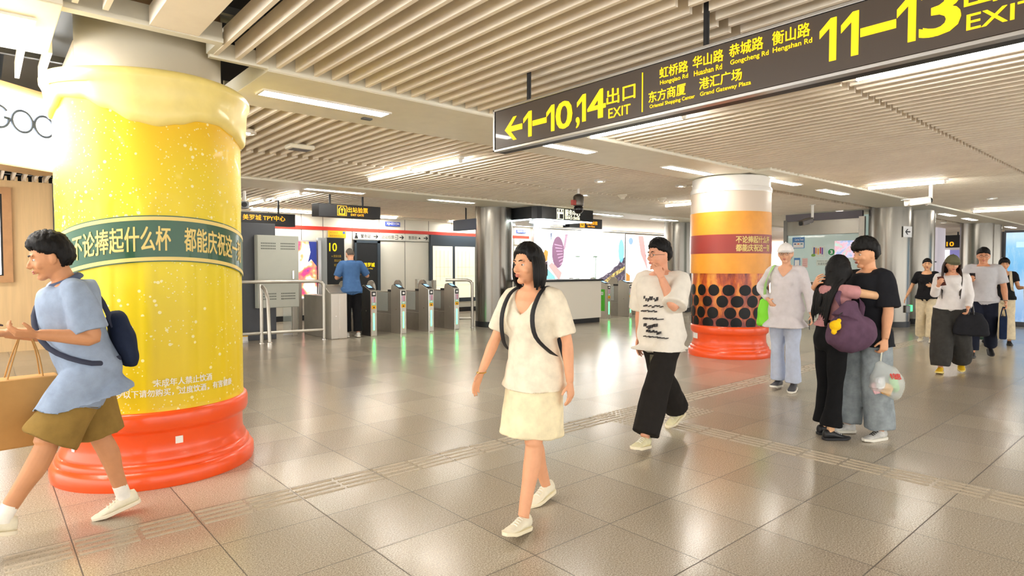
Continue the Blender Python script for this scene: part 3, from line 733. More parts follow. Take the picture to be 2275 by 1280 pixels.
# ------------------------------------------------------------------ rails and glass fence
def rail(name, label, pts_top, zt, zb, posts, r=0.036):
    t = thing(name, label, 'railing', (pts_top[0][0], pts_top[0][1], 0)); o = Vector((pts_top[0][0], pts_top[0][1], 0))
    P = [Vector((x, y, 0)) - o for x, y in pts_top]; e = P[-1]; d = (e - P[-2]).normalized()
    path = [p + Vector((0, 0, zt)) for p in P[:-1]] + [e - d * 0.12 + Vector((0, 0, zt)), e - d * 0.035 + Vector((0, 0, zt - 0.035)), e + Vector((0, 0, zt - 0.12)), e]
    b = MB(); b.tube(path, r, 12); b.build('top_rail', GSTEEL, t)
    b = MB(); b.tube([p + Vector((0, 0, zb)) for p in P], r * 0.85, 12); b.build('bottom_rail', GSTEEL, t)
    for x, y in posts:
        b = MB(); q = Vector((x, y, 0)) - o; b.tube([q, q + Vector((0, 0, zt - 0.05))], r, 12); b.build('post', GSTEEL, t)
        b = MB(); b.lathe([(0.062, 0), (0.062, 0.012), (r, 0.02)], q, 16); b.build('foot_plate', CHROME, t)
    return t
rail('handrail', 'steel handrail between the yellow mug column and the gate end post', [(3.2, 12.52), (4.30, 12.40), (5.44, 12.28)], 1.22, 0.20, [(4.20, 12.41), (5.44, 12.28)])
t = thing('gate_rail_leaf', 'second upright steel pipe leaning beside the handrail post', 'railing', (4.22, 12.02, 0))
b = MB(); b.tube([(0, 0, 0), (-0.01, 0.05, 0.9), (-0.03, 0.12, 1.06), (-0.03, 0.28, 1.13)], 0.036, 12); b.build('pipe', GSTEEL, t)
b = MB(); b.lathe([(0.06, 0), (0.06, 0.05), (0.038, 0.06)], n=16); b.build('foot_plate', CHROME, t)
rail('handrail', 'short steel handrail between the last exit gate and the steel column', [(8.86, 12.75), (9.40, 12.35)], 1.19, 0.22, [(9.40, 12.35)])
rail('handrail', 'low steel handrail behind the left edge of the bubble tea column', [(17.0, 9.9), (16.2, 9.45)], 1.12, 0.25, [(16.2, 9.45)])
def fence(label, pts, z1=1.12):
    t = thing('glass_fence', label, 'fence', (pts[0][0], pts[0][1], 0)); o = Vector((pts[0][0], pts[0][1], 0))
    for i, (p, q) in enumerate(zip(pts, pts[1:])):
        p = Vector((*p, 0)) - o; q = Vector((*q, 0)) - o; d = (q - p); n = Vector((-d.y, d.x, 0)).normalized() * 0.006
        vs = [p + n, p - n, q - n, q + n]; b = MB(); lo = [v + Vector((0, 0, 0.1)) for v in vs]; hi = [v + Vector((0, 0, z1)) for v in vs]
        b.rings([lo, hi]); b.build('glass_pane', GLASS, t, smooth=False)
        b = MB(); b.box(q.x - 0.05, q.x + 0.05, q.y - 0.05, q.y + 0.05, 0, z1 + 0.03); b.build('post', GSTEEL, t, bevel=0.006, smooth=False)
        b = MB(); lo = [v + Vector((0, 0, 0.02)) for v in vs]; hi = [v + Vector((0, 0, 0.10)) for v in vs]; b.rings([lo, hi]); b.build('bottom_rail', ALU, t, smooth=False)
    return t
fence('glass fence panels with steel posts behind the handrail, left of the end post', [(5.0, 13.4), (5.25, 13.4), (5.6, 14.0), (6.0, 15.2)])
fence('glass fence at the right end of the exit gates by the column', [(9.3, 13.9), (9.75, 14.6), (10.2, 16.2)])

# ------------------------------------------------------------------ dark bulkhead with grey cabinet, left of the gates
b = MB(); b.box(2.6, 4.70, 12.98, 13.6, 0.0, 2.42); struct(b.build('wall_bulkhead', CHAR, bevel=0.006, smooth=False))
t = thing('electrical_cabinet', 'grey metal cabinet with louvred vents on the charcoal bulkhead', 'cabinet', (4.69, 12.82, 1.42))
CABG = mat('cabinet_grey', '#b6b9ae', rough=0.45, vary=0.02)
b = MB(); b.box(-0.43, 0.43, -0.02, 0.14, -0.75, 0.75); b.build('body', CABG, t, bevel=0.006, smooth=False)
b = MB(); b.box(-0.42, 0.42, -0.035, -0.02, -0.74, 0.74); dr = b.build('door', CABG, t, bevel=0.004, smooth=False)
for zz in (0.52, -0.52):
    for xx in (-0.2, 0.2):
        b = MB()
        for k in range(3):
            for q in range(9): b.box(xx - 0.155 + q * 0.034, xx - 0.155 + q * 0.034 + 0.026, -0.037, -0.034, zz - 0.06 + k * 0.055, zz - 0.035 + k * 0.055)
        b.build('vent', mat('vent_grey', '#6c6f68', rough=0.7), dr, smooth=False)
b = MB(); b.box(0.28, 0.32, -0.055, -0.035, -0.16, 0.02); b.build('handle', CHROME, dr, bevel=0.006, smooth=False)
t = thing('yellow_floor_tag', 'small yellow and white tag at the foot of the charcoal bulkhead', 'tag', (3.96, 12.75, 0))
b = MB(); b.box(-0.09, 0.09, 0, 0.05, 0, 0.04); b.build('clip', ALU, t, smooth=False)
b = MB(); b.box(-0.08, 0.08, -0.012, 0.0, 0.03, 0.20); b.build('tag_plate', STK_W, t, smooth=False)
b = MB(); b.box(-0.06, 0.08, -0.016, -0.011, 0.12, 0.19); b.build('yellow_band', STK_Y, t, smooth=False)

# ------------------------------------------------------------------ things on the back wall
def plate(name, label, cat, x0, x1, z0, z1, m, y=16.983, d=0.02, bevel=0.0):
    t = thing(name, label, cat, ((x0 + x1) / 2, y, (z0 + z1) / 2)); w_ = (x1 - x0) / 2; h_ = (z1 - z0) / 2
    b = MB(); b.box(-w_, w_, -d, 0, -h_, h_); b.build('panel', m, t, smooth=False, bevel=bevel); return t
def on(t, d=0.021): return lambda x, z: face((x, -d, z), (1, 0, 0), (0, -1, 0))
BK = mat('print_black', '#1c1c1c', rough=0.6)
t = plate('yellow_notice', 'yellow notice plate above the black exit 10 panel', 'sign', 7.67, 8.22, 2.385, 2.585, mat('notice_yellow', '#f3c21a', rough=0.5))
text('出口信息', t, mat('ochre_print', '#b88a10', rough=0.6), w=0.26, h=0.05, M=on(t)(-0.1, 0.045)); text('美罗城专用出口', t, mat('ochre_print', '#b88a10'), w=0.42, h=0.06, M=on(t)(-0.02, -0.05))
b = MB(); rect(b, on(t)(0.21, 0.05), -0.035, 0.035, -0.035, 0.035); b.build('blue_mark', mat('mark_blue', '#3f66b0'), t, smooth=False)
GREYY = mat('dull_gold_print', '#c9a53a', rough=0.6)
t = plate('exit_number_panel', 'tall black wall panel with yellow number 10 left of the blue-shirted man', 'sign', 7.60, 8.145, 0.55, 2.37, BLACKM, d=0.06)
text('10', t, YEL, w=0.23, h=0.24, M=on(t, 0.062)(-0.08, 0.64), bold=0.01)
for q, s in enumerate(('←漕溪北路', '漕溪北路', '虹桥路')): text(s, t, GREYY, w=0.30 if q == 0 else 0.22, h=0.075, M=on(t, 0.062)(0.02 + (0.04 if q else 0), 0.38 - q * 0.13))
t = plate('mall_panel', 'black wall panel with yellow mall name right of the blue-shirted man', 'sign', 8.46, 9.325, 0.45, 2.33, BLACKM, d=0.08)
b = MB(); b.box(-0.43, -0.36, -0.09, -0.08, -0.93, 0.93); b.box(0.33, 0.43, -0.09, -0.08, -0.93, 0.93); b.box(-0.43, 0.43, -0.09, -0.08, 0.86, 0.94); b.build('surround', mat('slate_frame', '#3a4650', rough=0.45), t, smooth=False)
text('美罗城', t, YEL, w=0.36, h=0.13, M=on(t, 0.082)(0.05, 0.20), bold=0.02); text('Metro City', t, YEL, w=0.30, h=0.05, M=on(t, 0.082)(0.02, 0.08))
t = plate('code_plate', 'blue code plate reading XJHZ1134 above the red stripe', 'sign', 9.54, 10.06, 2.80, 2.935, mat('plate_blue', '#3f55b8', rough=0.4)); text('XJHZ1134', t, WHT, w=0.44, h=0.085, M=on(t)(0, 0), bold=0.02)
t = plate('code_plate', 'blue code plate above the red stripe right of the steel column', 'sign', 14.97, 15.44, 2.78, 2.905, mat('plate_blue', '#3f55b8', rough=0.4)); text('XJHZ1133', t, WHT, w=0.40, h=0.08, M=on(t)(0, 0), bold=0.02)
for i, (s, x0, x1, icon, lb) in enumerate((('警务站', 8.44, 9.335, 'p', 'white wall strip sign with police post symbol and arrow above the mall panel'), ('进站检票', 9.345, 10.245, 'g', 'white wall strip sign with entry gate symbol and arrow under the code plate'), ('售票处', 10.255, 11.145, 't', 'white wall strip sign with ticket symbol and arrow next to the map cases'), ('进站', 14.87, 15.62, 'g', 'white wall strip sign with arrow right of the steel column'))):
    t = plate('wall_strip_sign', lb, 'sign', x0, x1, 2.355, 2.565, mat('strip_white', '#e3e1d6', rough=0.4), d=0.012)
    M = on(t, 0.013); gm = BK if i in (0, 3) else mat('faded_print', '#8d8d86', rough=0.7)
    if i < 3: text(s, t, gm, w=0.13 * len(s) * 0.85, h=0.115, M=M(-0.02 if i == 0 else -0.17, 0), bold=0.01)
    b = MB(); ax = 0.33 if i < 3 else 0.12
    b.prism([(-.09, -.014), (.02, -.014), (-.025, -.06), (.012, -.06), (.075, 0), (.012, .06), (-.025, .06), (.02, .014), (-.09, .014)], M(ax, 0).translation, (1, 0, 0), (0, 0, 1), (0, -0.003, 0)); b.build('arrow', BK, t, smooth=False)
    b = MB(); xx = {0: -0.33, 1: 0.14, 2: 0.08, 3: -0.1}[i]; Mx = M(xx, 0)
    if icon == 'p':
        b.ball((xx, -0.014, 0.055), (0.03, 0.003, 0.03), 12, 8); b.prism([(-.06, -.08), (-.03, .02), (.03, .02), (.06, -.08)], Mx.translation, (1, 0, 0), (0, 0, 1), (0, -0.003, 0))
    elif icon == 'g':
        for a in ((-.05, .05, .055, .07), (-.05, .05, -.07, -.055), (.037, .05, -.07, .07), (-.05, .0, -.008, .008)): rect(b, Mx, *a)
    else: b.prism([(-.05, -.03), (0, .03), (.05, -.03)], Mx.translation, (1, 0, 0), (0, 0, 1), (0, -0.003, 0))
    b.build('symbol', BK, t, smooth=False)
t = plate('map_case', 'dark framed wall case with two lit map sheets left of the steel column', 'display case', 11.16, 13.03, 0.35, 2.58, mat('case_slate', '#39444f', rough=0.4), d=0.10)
PAPER = mat('lit_map_paper', '#f6f3dc', emit=0.22, ecol='#fff8dc')
for x0, x1 in ((-0.86, -0.075), (0.03, 0.87)):
    b = MB(); b.box(x0, x1, -0.108, -0.10, -0.98, 0.75); ps = b.build('map_sheet', PAPER, t, smooth=False)
    b = MB()
    for q in range(4): b.box(x0 + 0.12 + 0.16 * q, x0 + 0.125 + 0.16 * q, -0.111, -0.107, -0.5 + 0.1 * q, 0.6)
    for q in range(3): b.box(x0 + 0.08, x1 - 0.08, -0.111, -0.107, -0.55 + 0.3 * q, -0.545 + 0.3 * q)
    b.build('map_lines', mat('map_line_tan', '#cdbf8f'), ps, smooth=False)
# colourful lightbox seen between cabinet and pillar
def poster_mat(name, stops, scale, emit, detail=2, stretch=None):
    t = NT(name); n = t.noise(scale, detail, 0.55, stretch=stretch); c = t.ramp(n, stops)
    t.link(c, t.b.inputs['Base Color']); t.link(c, t.b.inputs['Emission Color']); t.b.inputs['Emission Strength'].default_value = emit; return t.m
t = plate('poster_lightbox', 'tall lit poster with white, orange and purple picture behind the cabinet', 'poster', 6.70, 7.30, 0.60, 2.28, ALU, d=0.08)
b = MB(); b.box(-0.28, 0.28, -0.088, -0.08, -0.80, 0.80); pt = b.build('picture', poster_mat('lava_poster', [(0.2, '#ffffff'), (0.46, '#fff4e8'), (0.53, '#ff9a60'), (0.6, '#d8406a'), (0.7, '#3a3f8c')], 2.4, 0.6), t, smooth=False)
b = MB(); b.prism([(0.05, 0.8), (0.28, 0.8), (0.28, 0.1), (0.12, 0.3), (0.02, 0.2), (0.1, 0.5)], (0, -0.089, 0), (1, 0, 0), (0, 0, 1), (0, -0.002, 0)); b.build('print_shape', mat('deep_indigo_print', '#2c3a86', emit=0.3), pt, smooth=False)
t = plate('door_frame', 'grey framed glass door edge beside the tall lit poster', 'door', 7.32, 7.58, 0.0, 2.36, mat('frame_grey', '#aeb4b6', rough=0.4), d=0.12)
b = MB(); b.box(-0.15, -0.06, -0.16, -0.12, -1.1, 1.1); b.build('jamb', ALU, t, smooth=False)

# ------------------------------------------------------------------ glowing advertising wall
def shape(parent, pts, m, y, name='print_shape'):
    b = MB(); b.prism(pts, (0, y, 0), (1, 0, 0), (0, 0, 1), (0, -0.002, 0)); return b.build(name, m, parent, smooth=False)
def em(name, c, e): return mat(name, c, emit=e, ecol=c)
BOX = em('white_backlit_film', '#f7fbfd', 2.4)
t = plate('advertising_lightbox', 'huge glowing white advertising lightbox behind the service desk', 'lightbox', 15.72, 21.17, 0.85, 3.0, ALU, d=0.12)
b = MB(); b.box(-2.68, 2.68, -0.126, -0.12, -1.03, 1.03); film = b.build('backlit_film', BOX, t, smooth=False)
def ell(cx, cz, a, c, n=20, r=0.0): return [(cx + a * math.cos(2 * math.pi * k / n) * math.cos(r) - c * math.sin(2 * math.pi * k / n) * math.sin(r), cz + a * math.cos(2 * math.pi * k / n) * math.sin(r) + c * math.sin(2 * math.pi * k / n) * math.cos(r)) for k in range(n)]
y = -0.127
shape(film, [(-2.68, -1.0), (-2.68, -0.1), (-2.2, -0.3), (-1.6, -0.75), (-1.5, -1.0)], em('pale_cyan_print', '#86d8ee', 0.45), y)
shape(film, [(-1.86, 0.9), (-1.72, 0.93), (-1.80, 0.55)], em('dusk_print', '#7b86a0', 0.3), y)
shape(film, ell(-1.42, 0.18, 0.34, 0.62), em('lilac_sleeve_print', '#94708f', 0.28), y - 0.003)
for q in range(7):
    shape(film, [(-1.62 + q * .05, 0.5 - q * .13), (-1.2 + q * .015, 0.44 - q * .1), (-1.19 + q * .015, 0.41 - q * .1), (-1.62 + q * .05, 0.46 - q * .13)], em('pale_fold_print', '#c9a4c4', 0.4), y - 0.006)
shape(film, [(-1.02, 0.9), (-0.86, 0.9), (-1.05, 0.2), (-1.12, 0.4)], em('mauve_print', '#b496ae', 0.35), y)
shape(film, [(-1.95, -0.35), (-1.75, -0.2), (-1.2, -0.62), (-1.35, -0.95), (-1.55, -0.75)], em('pink_arm_print', '#eaa8a6', 0.42), y - 0.004)
shape(film, [(-2.35, -0.12), (-2.12, 0.28), (-1.95, 0.2), (-2.0, -0.15), (-2.2, -0.25)], em('cone_print', '#d89a4e', 0.3), y - 0.004)
shape(film, [(-2.35, -0.12), (-2.33, -0.05), (-2.08, 0.33), (-2.12, 0.28)], em('cone_edge_print', '#6a5440', 0.15), y - 0.007)
shape(film, [(-2.2, -0.25), (-1.98, -0.15), (-2.0, -0.42), (-2.15, -0.4)], em('shadow_print', '#6c5a64', 0.2), y - 0.005)
hill = [(0.75, -1.03), (1.0, -0.86), (1.3, -0.78), (1.5, -0.66), (1.75, -0.6), (1.95, -0.4), (2.2, -0.32), (2.35, -0.12), (2.5, -0.06), (2.68, 0.04), (2.68, -1.03)]
shape(film, hill, poster_mat('dark_trees_print', [(0.35, '#4a4458'), (0.55, '#6d6478'), (0.7, '#c9c0d0')], 9, 0.22, 4), y)
shape(film, [(1.3, -1.0), (2.0, -0.62), (2.68, -0.36), (2.68, -0.52), (2.0, -0.8), (1.55, -1.03)], poster_mat('yellow_lights_print', [(0.4, '#6a5d50'), (0.55, '#d8c070'), (0.7, '#f8eaa0')], 12, 0.3, 3), y - 0.004)
shape(film, ell(2.45, 0.3, 0.2, 0.5), em('pale_cyan_print', '#86d8ee', 0.45), y)
t = plate('advertising_lightbox', 'second glowing lightbox with red and blue print, right of the huge one', 'lightbox', 21.2, 24.8, 0.85, 2.98, ALU, d=0.12)
b = MB(); b.box(-1.78, 1.78, -0.126, -0.12, -1.03, 1.03); film = b.build('backlit_film', em('warm_backlit_film', '#fff8f4', 2.4), t, smooth=False)
shape(film, ell(-1.45, 0.75, 0.16, 0.16), em('blue_dot_print', '#8fb0ea', 0.4), y)
shape(film, [(-0.95, 1.0), (-0.55, 1.0), (-0.2, -0.6), (-0.75, 0.2)], em('rose_print', '#f0a0a0', 0.45), y)
shape(film, [(-1.78, -0.6), (-1.5, -0.75), (-1.5, -1.0), (-1.78, -1.0)], em('cone_print', '#d89a4e', 0.3), y)

# ------------------------------------------------------------------ service desk and canopy
t = thing('service_desk', 'cream service desk with black top and black kick strip in front of the glowing wall', 'desk', (11.75, 11.16, 0))
b = MB(); b.box(-1.2, 1.22, 0, 0.9, 0.13, 1.14); b.build('body', mat('desk_cream', '#f6f2e6', rough=0.4), t, smooth=False, bevel=0.004)
b = MB(); b.box(-1.23, 1.26, -0.05, 0.95, 1.14, 1.19); b.build('worktop', BLACKM, t, bevel=0.006, smooth=False)
b = MB(); b.box(-1.17, 1.19, 0.03, 0.87, 0, 0.13); b.build('kick_strip', BLACK, t, smooth=False)
t = thing('counter_window', 'pale green glass window frame standing on the service desk', 'window frame', (12.75, 11.5, 1.19))
PALEG = mat('pale_green_frame', '#cfe8d8', rough=0.15); PALEG.node_tree.nodes['Principled BSDF'].inputs['Alpha'].default_value = 0.6
for x0, x1 in ((-0.45, -0.31), (0.29, 0.36), (0.38, 0.44)):
    b = MB(); b.box(x0, x1, -0.02, 0.02, 0.0, 0.64); b.build('upright', PALEG, t, bevel=0.004, smooth=False)
b = MB(); b.box(-0.45, 0.44, -0.021, 0.021, 0.60, 0.645); b.build('top_bar', PALEG, t, smooth=False)
b = MB(); b.box(-0.31, 0.29, -0.004, 0.004, 0.02, 0.60); b.build('glass_pane', GLASS, t, smooth=False)
t = thing('desk_monitor', 'small dark monitor on the desk just behind the walking woman head', 'monitor', (11.05, 11.55, 1.19))
b = MB(); b.box(-0.22, 0.22, -0.02, 0.02, 0.1, 0.40); b.build('screen_body', BLACKM, t, bevel=0.006, smooth=False)
b = MB(); b.box(-0.04, 0.04, -0.015, 0.015, 0.01, 0.12); b.box(-0.1, 0.1, -0.07, 0.07, 0, 0.015); b.build('stand', BLACK, t, smooth=False)
t = thing('info_kiosk', 'tilted white information board on a steel stand in front of the steel column', 'kiosk', (10.05, 11.2, 0))
b = MB(); b.box(-0.25, 0.25, -0.08, 0.12, 0.0, 1.0); b.build('stand', STEELD, t, bevel=0.01, smooth=False)
Mk = Matrix.Translation((0.12, 0, 1.22)) @ Matrix.Rotation(R(-32), 4, 'Y') @ Matrix.Rotation(R(0), 4, 'Z')
b = MB(); b.box(-0.03, 0.03, -0.3, 0.3, -0.32, 0.32, 0, Mk); kb = b.build('board', WHITEP, t, bevel=0.01, smooth=False)
b = MB(); b.box(-0.036, -0.03, -0.26, 0.26, -0.28, 0.28, 0, Mk); b.build('pink_sheet', mat('pale_pink_sheet', '#ecd4d4', rough=0.4), kb, smooth=False)
t = thing('service_canopy', 'black service center canopy with white lettering hanging over the desk', 'canopy', (11.4, 11.0, 2.88))
b = MB(); b.prism([(-1.04, 0.18), (-0.98, 0.04), (-0.86, 0), (1.05, 0), (1.05, 2.4), (-1.04, 2.4)], (0, 0, -0.16), (1, 0, 0), (0, 1, 0), (0, 0, 0.32)); b.build('box', mat('gloss_black', '#24272b', rough=0.25), t, bevel=0.008, smooth=False)
for x0, x1, y0, y1 in ((-0.85, 1.03, 0.03, 0.07), (-1.02, -0.98, 0.25, 2.3), (-0.3, 1.0, 1.0, 1.06), (-0.95, 0.2, 2.2, 2.26)):
    b = MB(); b.box(x0, x1, y0, y1, -0.185, -0.158); b.build('light_strip', em('cool_strip', '#eafcff', 7.0), t, smooth=False)
PALEY = mat('ivory_letter', '#f6f3cf', rough=0.5, emit=0.7)
text('服务中心', t, PALEY, w=0.56, h=0.17, M=face((0.24, -0.003, 0.035), (1, 0, 0), (0, -1, 0)), bold=0.008)
text('SERVICE CENTER', t, PALEY, w=0.55, h=0.07, M=face((0.24, -0.003, -0.095), (1, 0, 0), (0, -1, 0)), bold=0.006)
b = MB(); M = face((-0.21, -0.001, -0.01), (1, 0, 0), (0, -1, 0))
for a in ((-.125, .125, .118, .13), (-.125, .125, -.13, -.118), (-.125, -.113, -.13, .13), (.113, .125, -.13, .13), (-.10, .1, .0, .05), (-.085, -.03, -.11, .0)): rect(b, M, *a, d=0.003)
b.ball((-0.26, -0.002, 0.075), (0.026, 0.003, 0.026), 12, 8); b.ball((-0.16, -0.002, 0.075), (0.026, 0.003, 0.026), 12, 8)
b.build('desk_symbol', PALEY, t, smooth=False)
for x, y in ((-0.6, 0.3), (0.85, 0.3), (-0.6, 2.0), (0.85, 2.0)):
    b = MB(); b.cyl((x, y, 0.16), (x, y, 0.24), 0.012, n=8); b.build('hanger_rod', BLACK, t)
# ------------------------------------------------------------------ glass booth by the broad steel column
BX = 17.62
t = thing('glass_booth', 'glass fronted booth with brushed steel header behind the hugging couple', 'booth', (BX, 7.22, 0))
b = MB(); b.box(0.0, 2.2, -1.05, 0.98, 0.0, 0.83); b.build('lower_wall', mat('booth_pale_wall', '#cfd3c9', rough=0.4), t, smooth=False)
b = MB(); b.box(-0.02, 2.2, -1.05, 0.98, 0.83, 1.10); b.build('sill_band', mat('booth_taupe', '#6b665c', rough=0.45), t, smooth=False)
b = MB(); b.box(-0.03, 0.02, -1.05, 0.98, 1.10, 1.125); b.build('sill_trim', ALU, t, smooth=False)
b = MB(); b.box(0.0, 0.02, -1.0, 0.93, 1.12, 2.42); b.build('glass_pane', GLASS, t, smooth=False)
b = MB(); b.box(-0.03, 0.1, -1.05, 0.98, 2.42, 2.82); b.build('steel_header', STEEL, t, bevel=0.006, smooth=False)
b = MB(); b.box(-0.015, 0.1, -1.05, 0.98, 2.82, 3.02); b.build('soffit_band', mat('soffit_mauve', '#6f6a72', rough=0.5), t, smooth=False)
for y0, y1, m in ((0.93, 1.03, STEELD), (-1.12, -0.98, WHITEP)):
    b = MB(); b.box(-0.04, 0.06, y0, y1, 0.0 if m is STEELD else 1.1, 2.86); b.build('post', m, t, bevel=0.004, smooth=False)
b = MB(); b.box(1.2, 1.25, -1.05, 0.98, 1.1, 3.0); b.box(0.05, 1.2, 0.97, 0.99, 1.1, 3.0); b.build('inner_partition', mat('booth_mint_glow', '#bcd0c6', emit=0.12, ecol='#d8ece2'), t, smooth=False)  # glow put into the partition stands in for light inside the booth
def onbooth(y, z): return face((-0.004, y - 7.1, z), (0, -1, 0), (-1, 0, 0))
def sheet(name, label, cat, y, z, w_, h_, m):
    o = thing(name, label, cat, (BX - 0.003, y, z)); b = MB(); b.box(-0.004, 0, -w_ / 2, w_ / 2, -h_ / 2, h_ / 2); b.build('sheet', m, o, smooth=False); return o
def fx(y, z, d=0.005): return face((-d, y, z), (0, -1, 0), (-1, 0, 0))
BLU = mat('sheet_blue', '#4f86c4', rough=0.5)
s = sheet('payment_notice', 'blue and white payment notice at the top left of the booth glass', 'notice', 7.83, 2.21, 0.34, 0.31, BLU)
b = MB(); b.box(-0.007, -0.004, -0.15, 0.15, -0.14, 0.01); w1 = b.build('white_field', STK_W, s, smooth=False)
text('Card to Travel', s, STK_W, w=0.24, h=0.06, M=fx(-0.02, 0.09), bold=0.02)
for q, m in enumerate((mat('logo_navy', '#27408b'), mat('logo_orange', '#e0662a'), mat('logo_teal', '#3f7f8f'))):
    b = MB(); b.box(-0.010, -0.007, 0.06 - q * 0.09, 0.12 - q * 0.09, -0.05, -0.02); b.build('logo_mark', m, w1, smooth=False)
s = sheet('blue_notice', 'small blue and white notice at the lower left of the booth glass', 'notice', 7.86, 1.66, 0.17, 0.24, BLU)
b = MB(); b.box(-0.007, -0.004, -0.065, 0.065, -0.10, 0.06); b.build('white_field', STK_W, s, smooth=False)
s = sheet('pink_notice', 'small pale pink notice on the booth glass beside the blue one', 'notice', 7.64, 1.64, 0.15, 0.26, mat('sheet_pink', '#ecc9c4', rough=0.5))
b = MB()
for q in range(4): b.box(-0.006, -0.004, -0.05, 0.05, -0.08 + q * 0.05, -0.065 + q * 0.05)
b.build('text_lines', mat('rose_text', '#d79a98'), s, smooth=False)
s = sheet('line_logo', 'colourful striped letter logo on the booth glass left of the green 3', 'sticker', 7.28, 1.95, 0.36, 0.30, mat('sheet_mint', '#dfe9e2', rough=0.5))
for q, (c, y0) in enumerate((('#3f3f8c', 0.11), ('#e28a70', 0.06), ('#f0b040', 0.0), ('#c04078', -0.06), ('#6a50b0', -0.11))):
    b = MB(); b.box(-0.008, -0.004, y0 - 0.018, y0 + 0.018, -0.08 + 0.02 * (q % 2), 0.12 - 0.015 * (q % 3)); b.build('letter_stroke', mat('logo_' + c[1:], c), s, bevel=0.006, smooth=False)
b = MB(); b.ball((-0.007, 0.13, -0.1), (0.004, 0.06, 0.04), 14, 8); b.build('leaf_mark', mat('leaf_green', '#7fae4a'), s)
s = sheet('line_number_disc', 'green disc with white number 3 on the booth glass', 'sticker', 6.93, 1.93, 0.02, 0.02, PLATEG)
b = MB(); b.cyl((0, 0, 0), (-0.008, 0, 0), 0.085, n=28); b.build('disc', mat('disc_green', '#1f9a50', rough=0.4), s)
text('3', s, STK_W, w=0.06, h=0.095, M=fx(0, 0, 0.009), bold=0.03)
s = sheet('cartoon_free_poster', 'pastel pink and blue picture sheet on the booth glass above the woman head', 'poster', 6.55, 2.0, 0.60, 0.46, poster_mat('pastel_poster', [(0.3, '#86aee0'), (0.45, '#d8d2ec'), (0.55, '#f2b6c6'), (0.7, '#b8e2da')], 6, 0.25))
s.name = 'pastel_poster'
s = sheet('service_text', 'two lines of small grey print on the booth glass', 'lettering', 7.1, 1.64, 0.45, 0.16, mat('sheet_mint', '#dfe9e2'))
text('轨道交通服务', s, mat('print_grey', '#5d6b6a'), w=0.36, h=0.06, M=fx(0.0, -0.03)); text('metro service', s, mat('print_grey', '#5d6b6a'), w=0.4, h=0.03, M=fx(0.0, 0.05))
s = sheet('green_strip_sign', 'green strip with white characters low on the booth wall beside the couple', 'sign', 6.95, 0.70, 0.92, 0.22, mat('strip_green', '#1f8a4c', rough=0.45))
s.location.x = BX - 0.006
text('公共服务区公共', s, STK_W, w=0.80, h=0.11, M=fx(0, 0.02), bold=0.02); text('Public service', s, STK_W, w=0.5, h=0.035, M=fx(0, -0.075))

# plate and socket on the broad column
ca = math.atan2(-5.55, -17.72)
def oncol(a, z, d=0.0): return Vector((17.72 + (0.476 + d) * math.cos(ca + a), 5.55 + (0.476 + d) * math.sin(ca + a), z))
pp = oncol(R(52), 2.40); t = thing('arrow_plate', 'small white plate with black left arrow on the broad steel column', 'sign', pp, ca + R(52))
b = MB(); b.box(0, 0.012, -0.15, 0.15, -0.135, 0.135); b.build('plate', STK_W, t, smooth=False)
b = MB(); b.prism([(-.09, 0), (-.02, .07), (.02, .07), (-.03, .016), (.09, .016), (.09, -.016), (-.03, -.016), (.02, -.07), (-.02, -.07)], (0.013, 0, 0), (0, 1, 0), (0, 0, 1), (0.002, 0, 0)); b.build('arrow', BK, t, smooth=False)
pp = oncol(R(56), 0.46); t = thing('socket_box', 'metal socket box with green light low on the broad steel column', 'socket', pp, ca + R(56))
b = MB(); b.box(0, 0.05, -0.08, 0.08, -0.09, 0.09); b.build('box', STEELD, t, bevel=0.006, smooth=False)
b = MB(); b.box(0.0, 0.055, 0.085, 0.16, -0.06, 0.10); b.build('green_lamp', em('socket_green', '#40e070', 1.2), t, bevel=0.01, smooth=False)

# ------------------------------------------------------------------ cameras and ceiling bits
def bullet(label, x, y, ztop, zb, L, dirv, body_m, nose):
    t = thing('bullet_camera', label, 'camera', (x, y, 0))
    b = MB(); b.cyl((0, 0, zb), (0, 0, ztop), 0.032, n=14); b.build('pole', WHITEP, t)
    b = MB(); b.lathe([(0.07, ztop - 0.012), (0.07, ztop), (0.03, ztop)], n=18); b.build('ceiling_plate', WHITEP, t)
    d = Vector(dirv).normalized(); o = Vector((0, 0, zb)); x_, y_ = vbasis(d)
    b = MB(); b.tube([o - Vector((0, 0, 0.01)), o + Vector((d.x, d.y, 0)) * 0.10 - Vector((0, 0, 0.06))], 0.028, 10); b.build('bracket', WHITEP, t)
    c0 = o + d * 0.06; c1 = o + d * (0.06 + L); up = Vector((0, 0, 0.05))
    M = Matrix(((d.x, x_.x, y_.x, c0.x), (d.y, x_.y, y_.y, c0.y), (d.z, x_.z, y_.z, c0.z + 0.02), (0, 0, 0, 1)))
    b = MB(); b.box(0, L * 0.97, -0.072, 0.072, -0.06, 0.06, 0, M); b.build('body', body_m, t, bevel=0.02, smooth=False)
    b = MB(); b.box(-0.01, L * 1.06, -0.08, 0.08, 0.058, 0.07, 0, M); b.build('sun_shield', body_m, t, bevel=0.004, smooth=False)
    b = MB(); b.tube([M @ Vector((L * 0.95, 0, 0)), M @ Vector((L, 0, 0))], 0.05, 18); b.build('lens', BLACK if nose else WHITEP, t)
    b = MB(); b.tube([M @ Vector((-0.05, 0, 0)), M @ Vector((0.01, 0, 0))], 0.055, 12); b.build('rear_cap', BLACK, t)
    return t
nrt = (-rt.x, -rt.y, 0)
bullet('white bullet camera on a white pole above the man in the grey polo', 13.41, 3.53, 3.05, 2.74, 0.50, (-rt.x + 0.25 * -fw.x, -rt.y - 0.25 * fw.y, -0.13), WHITEP, False)
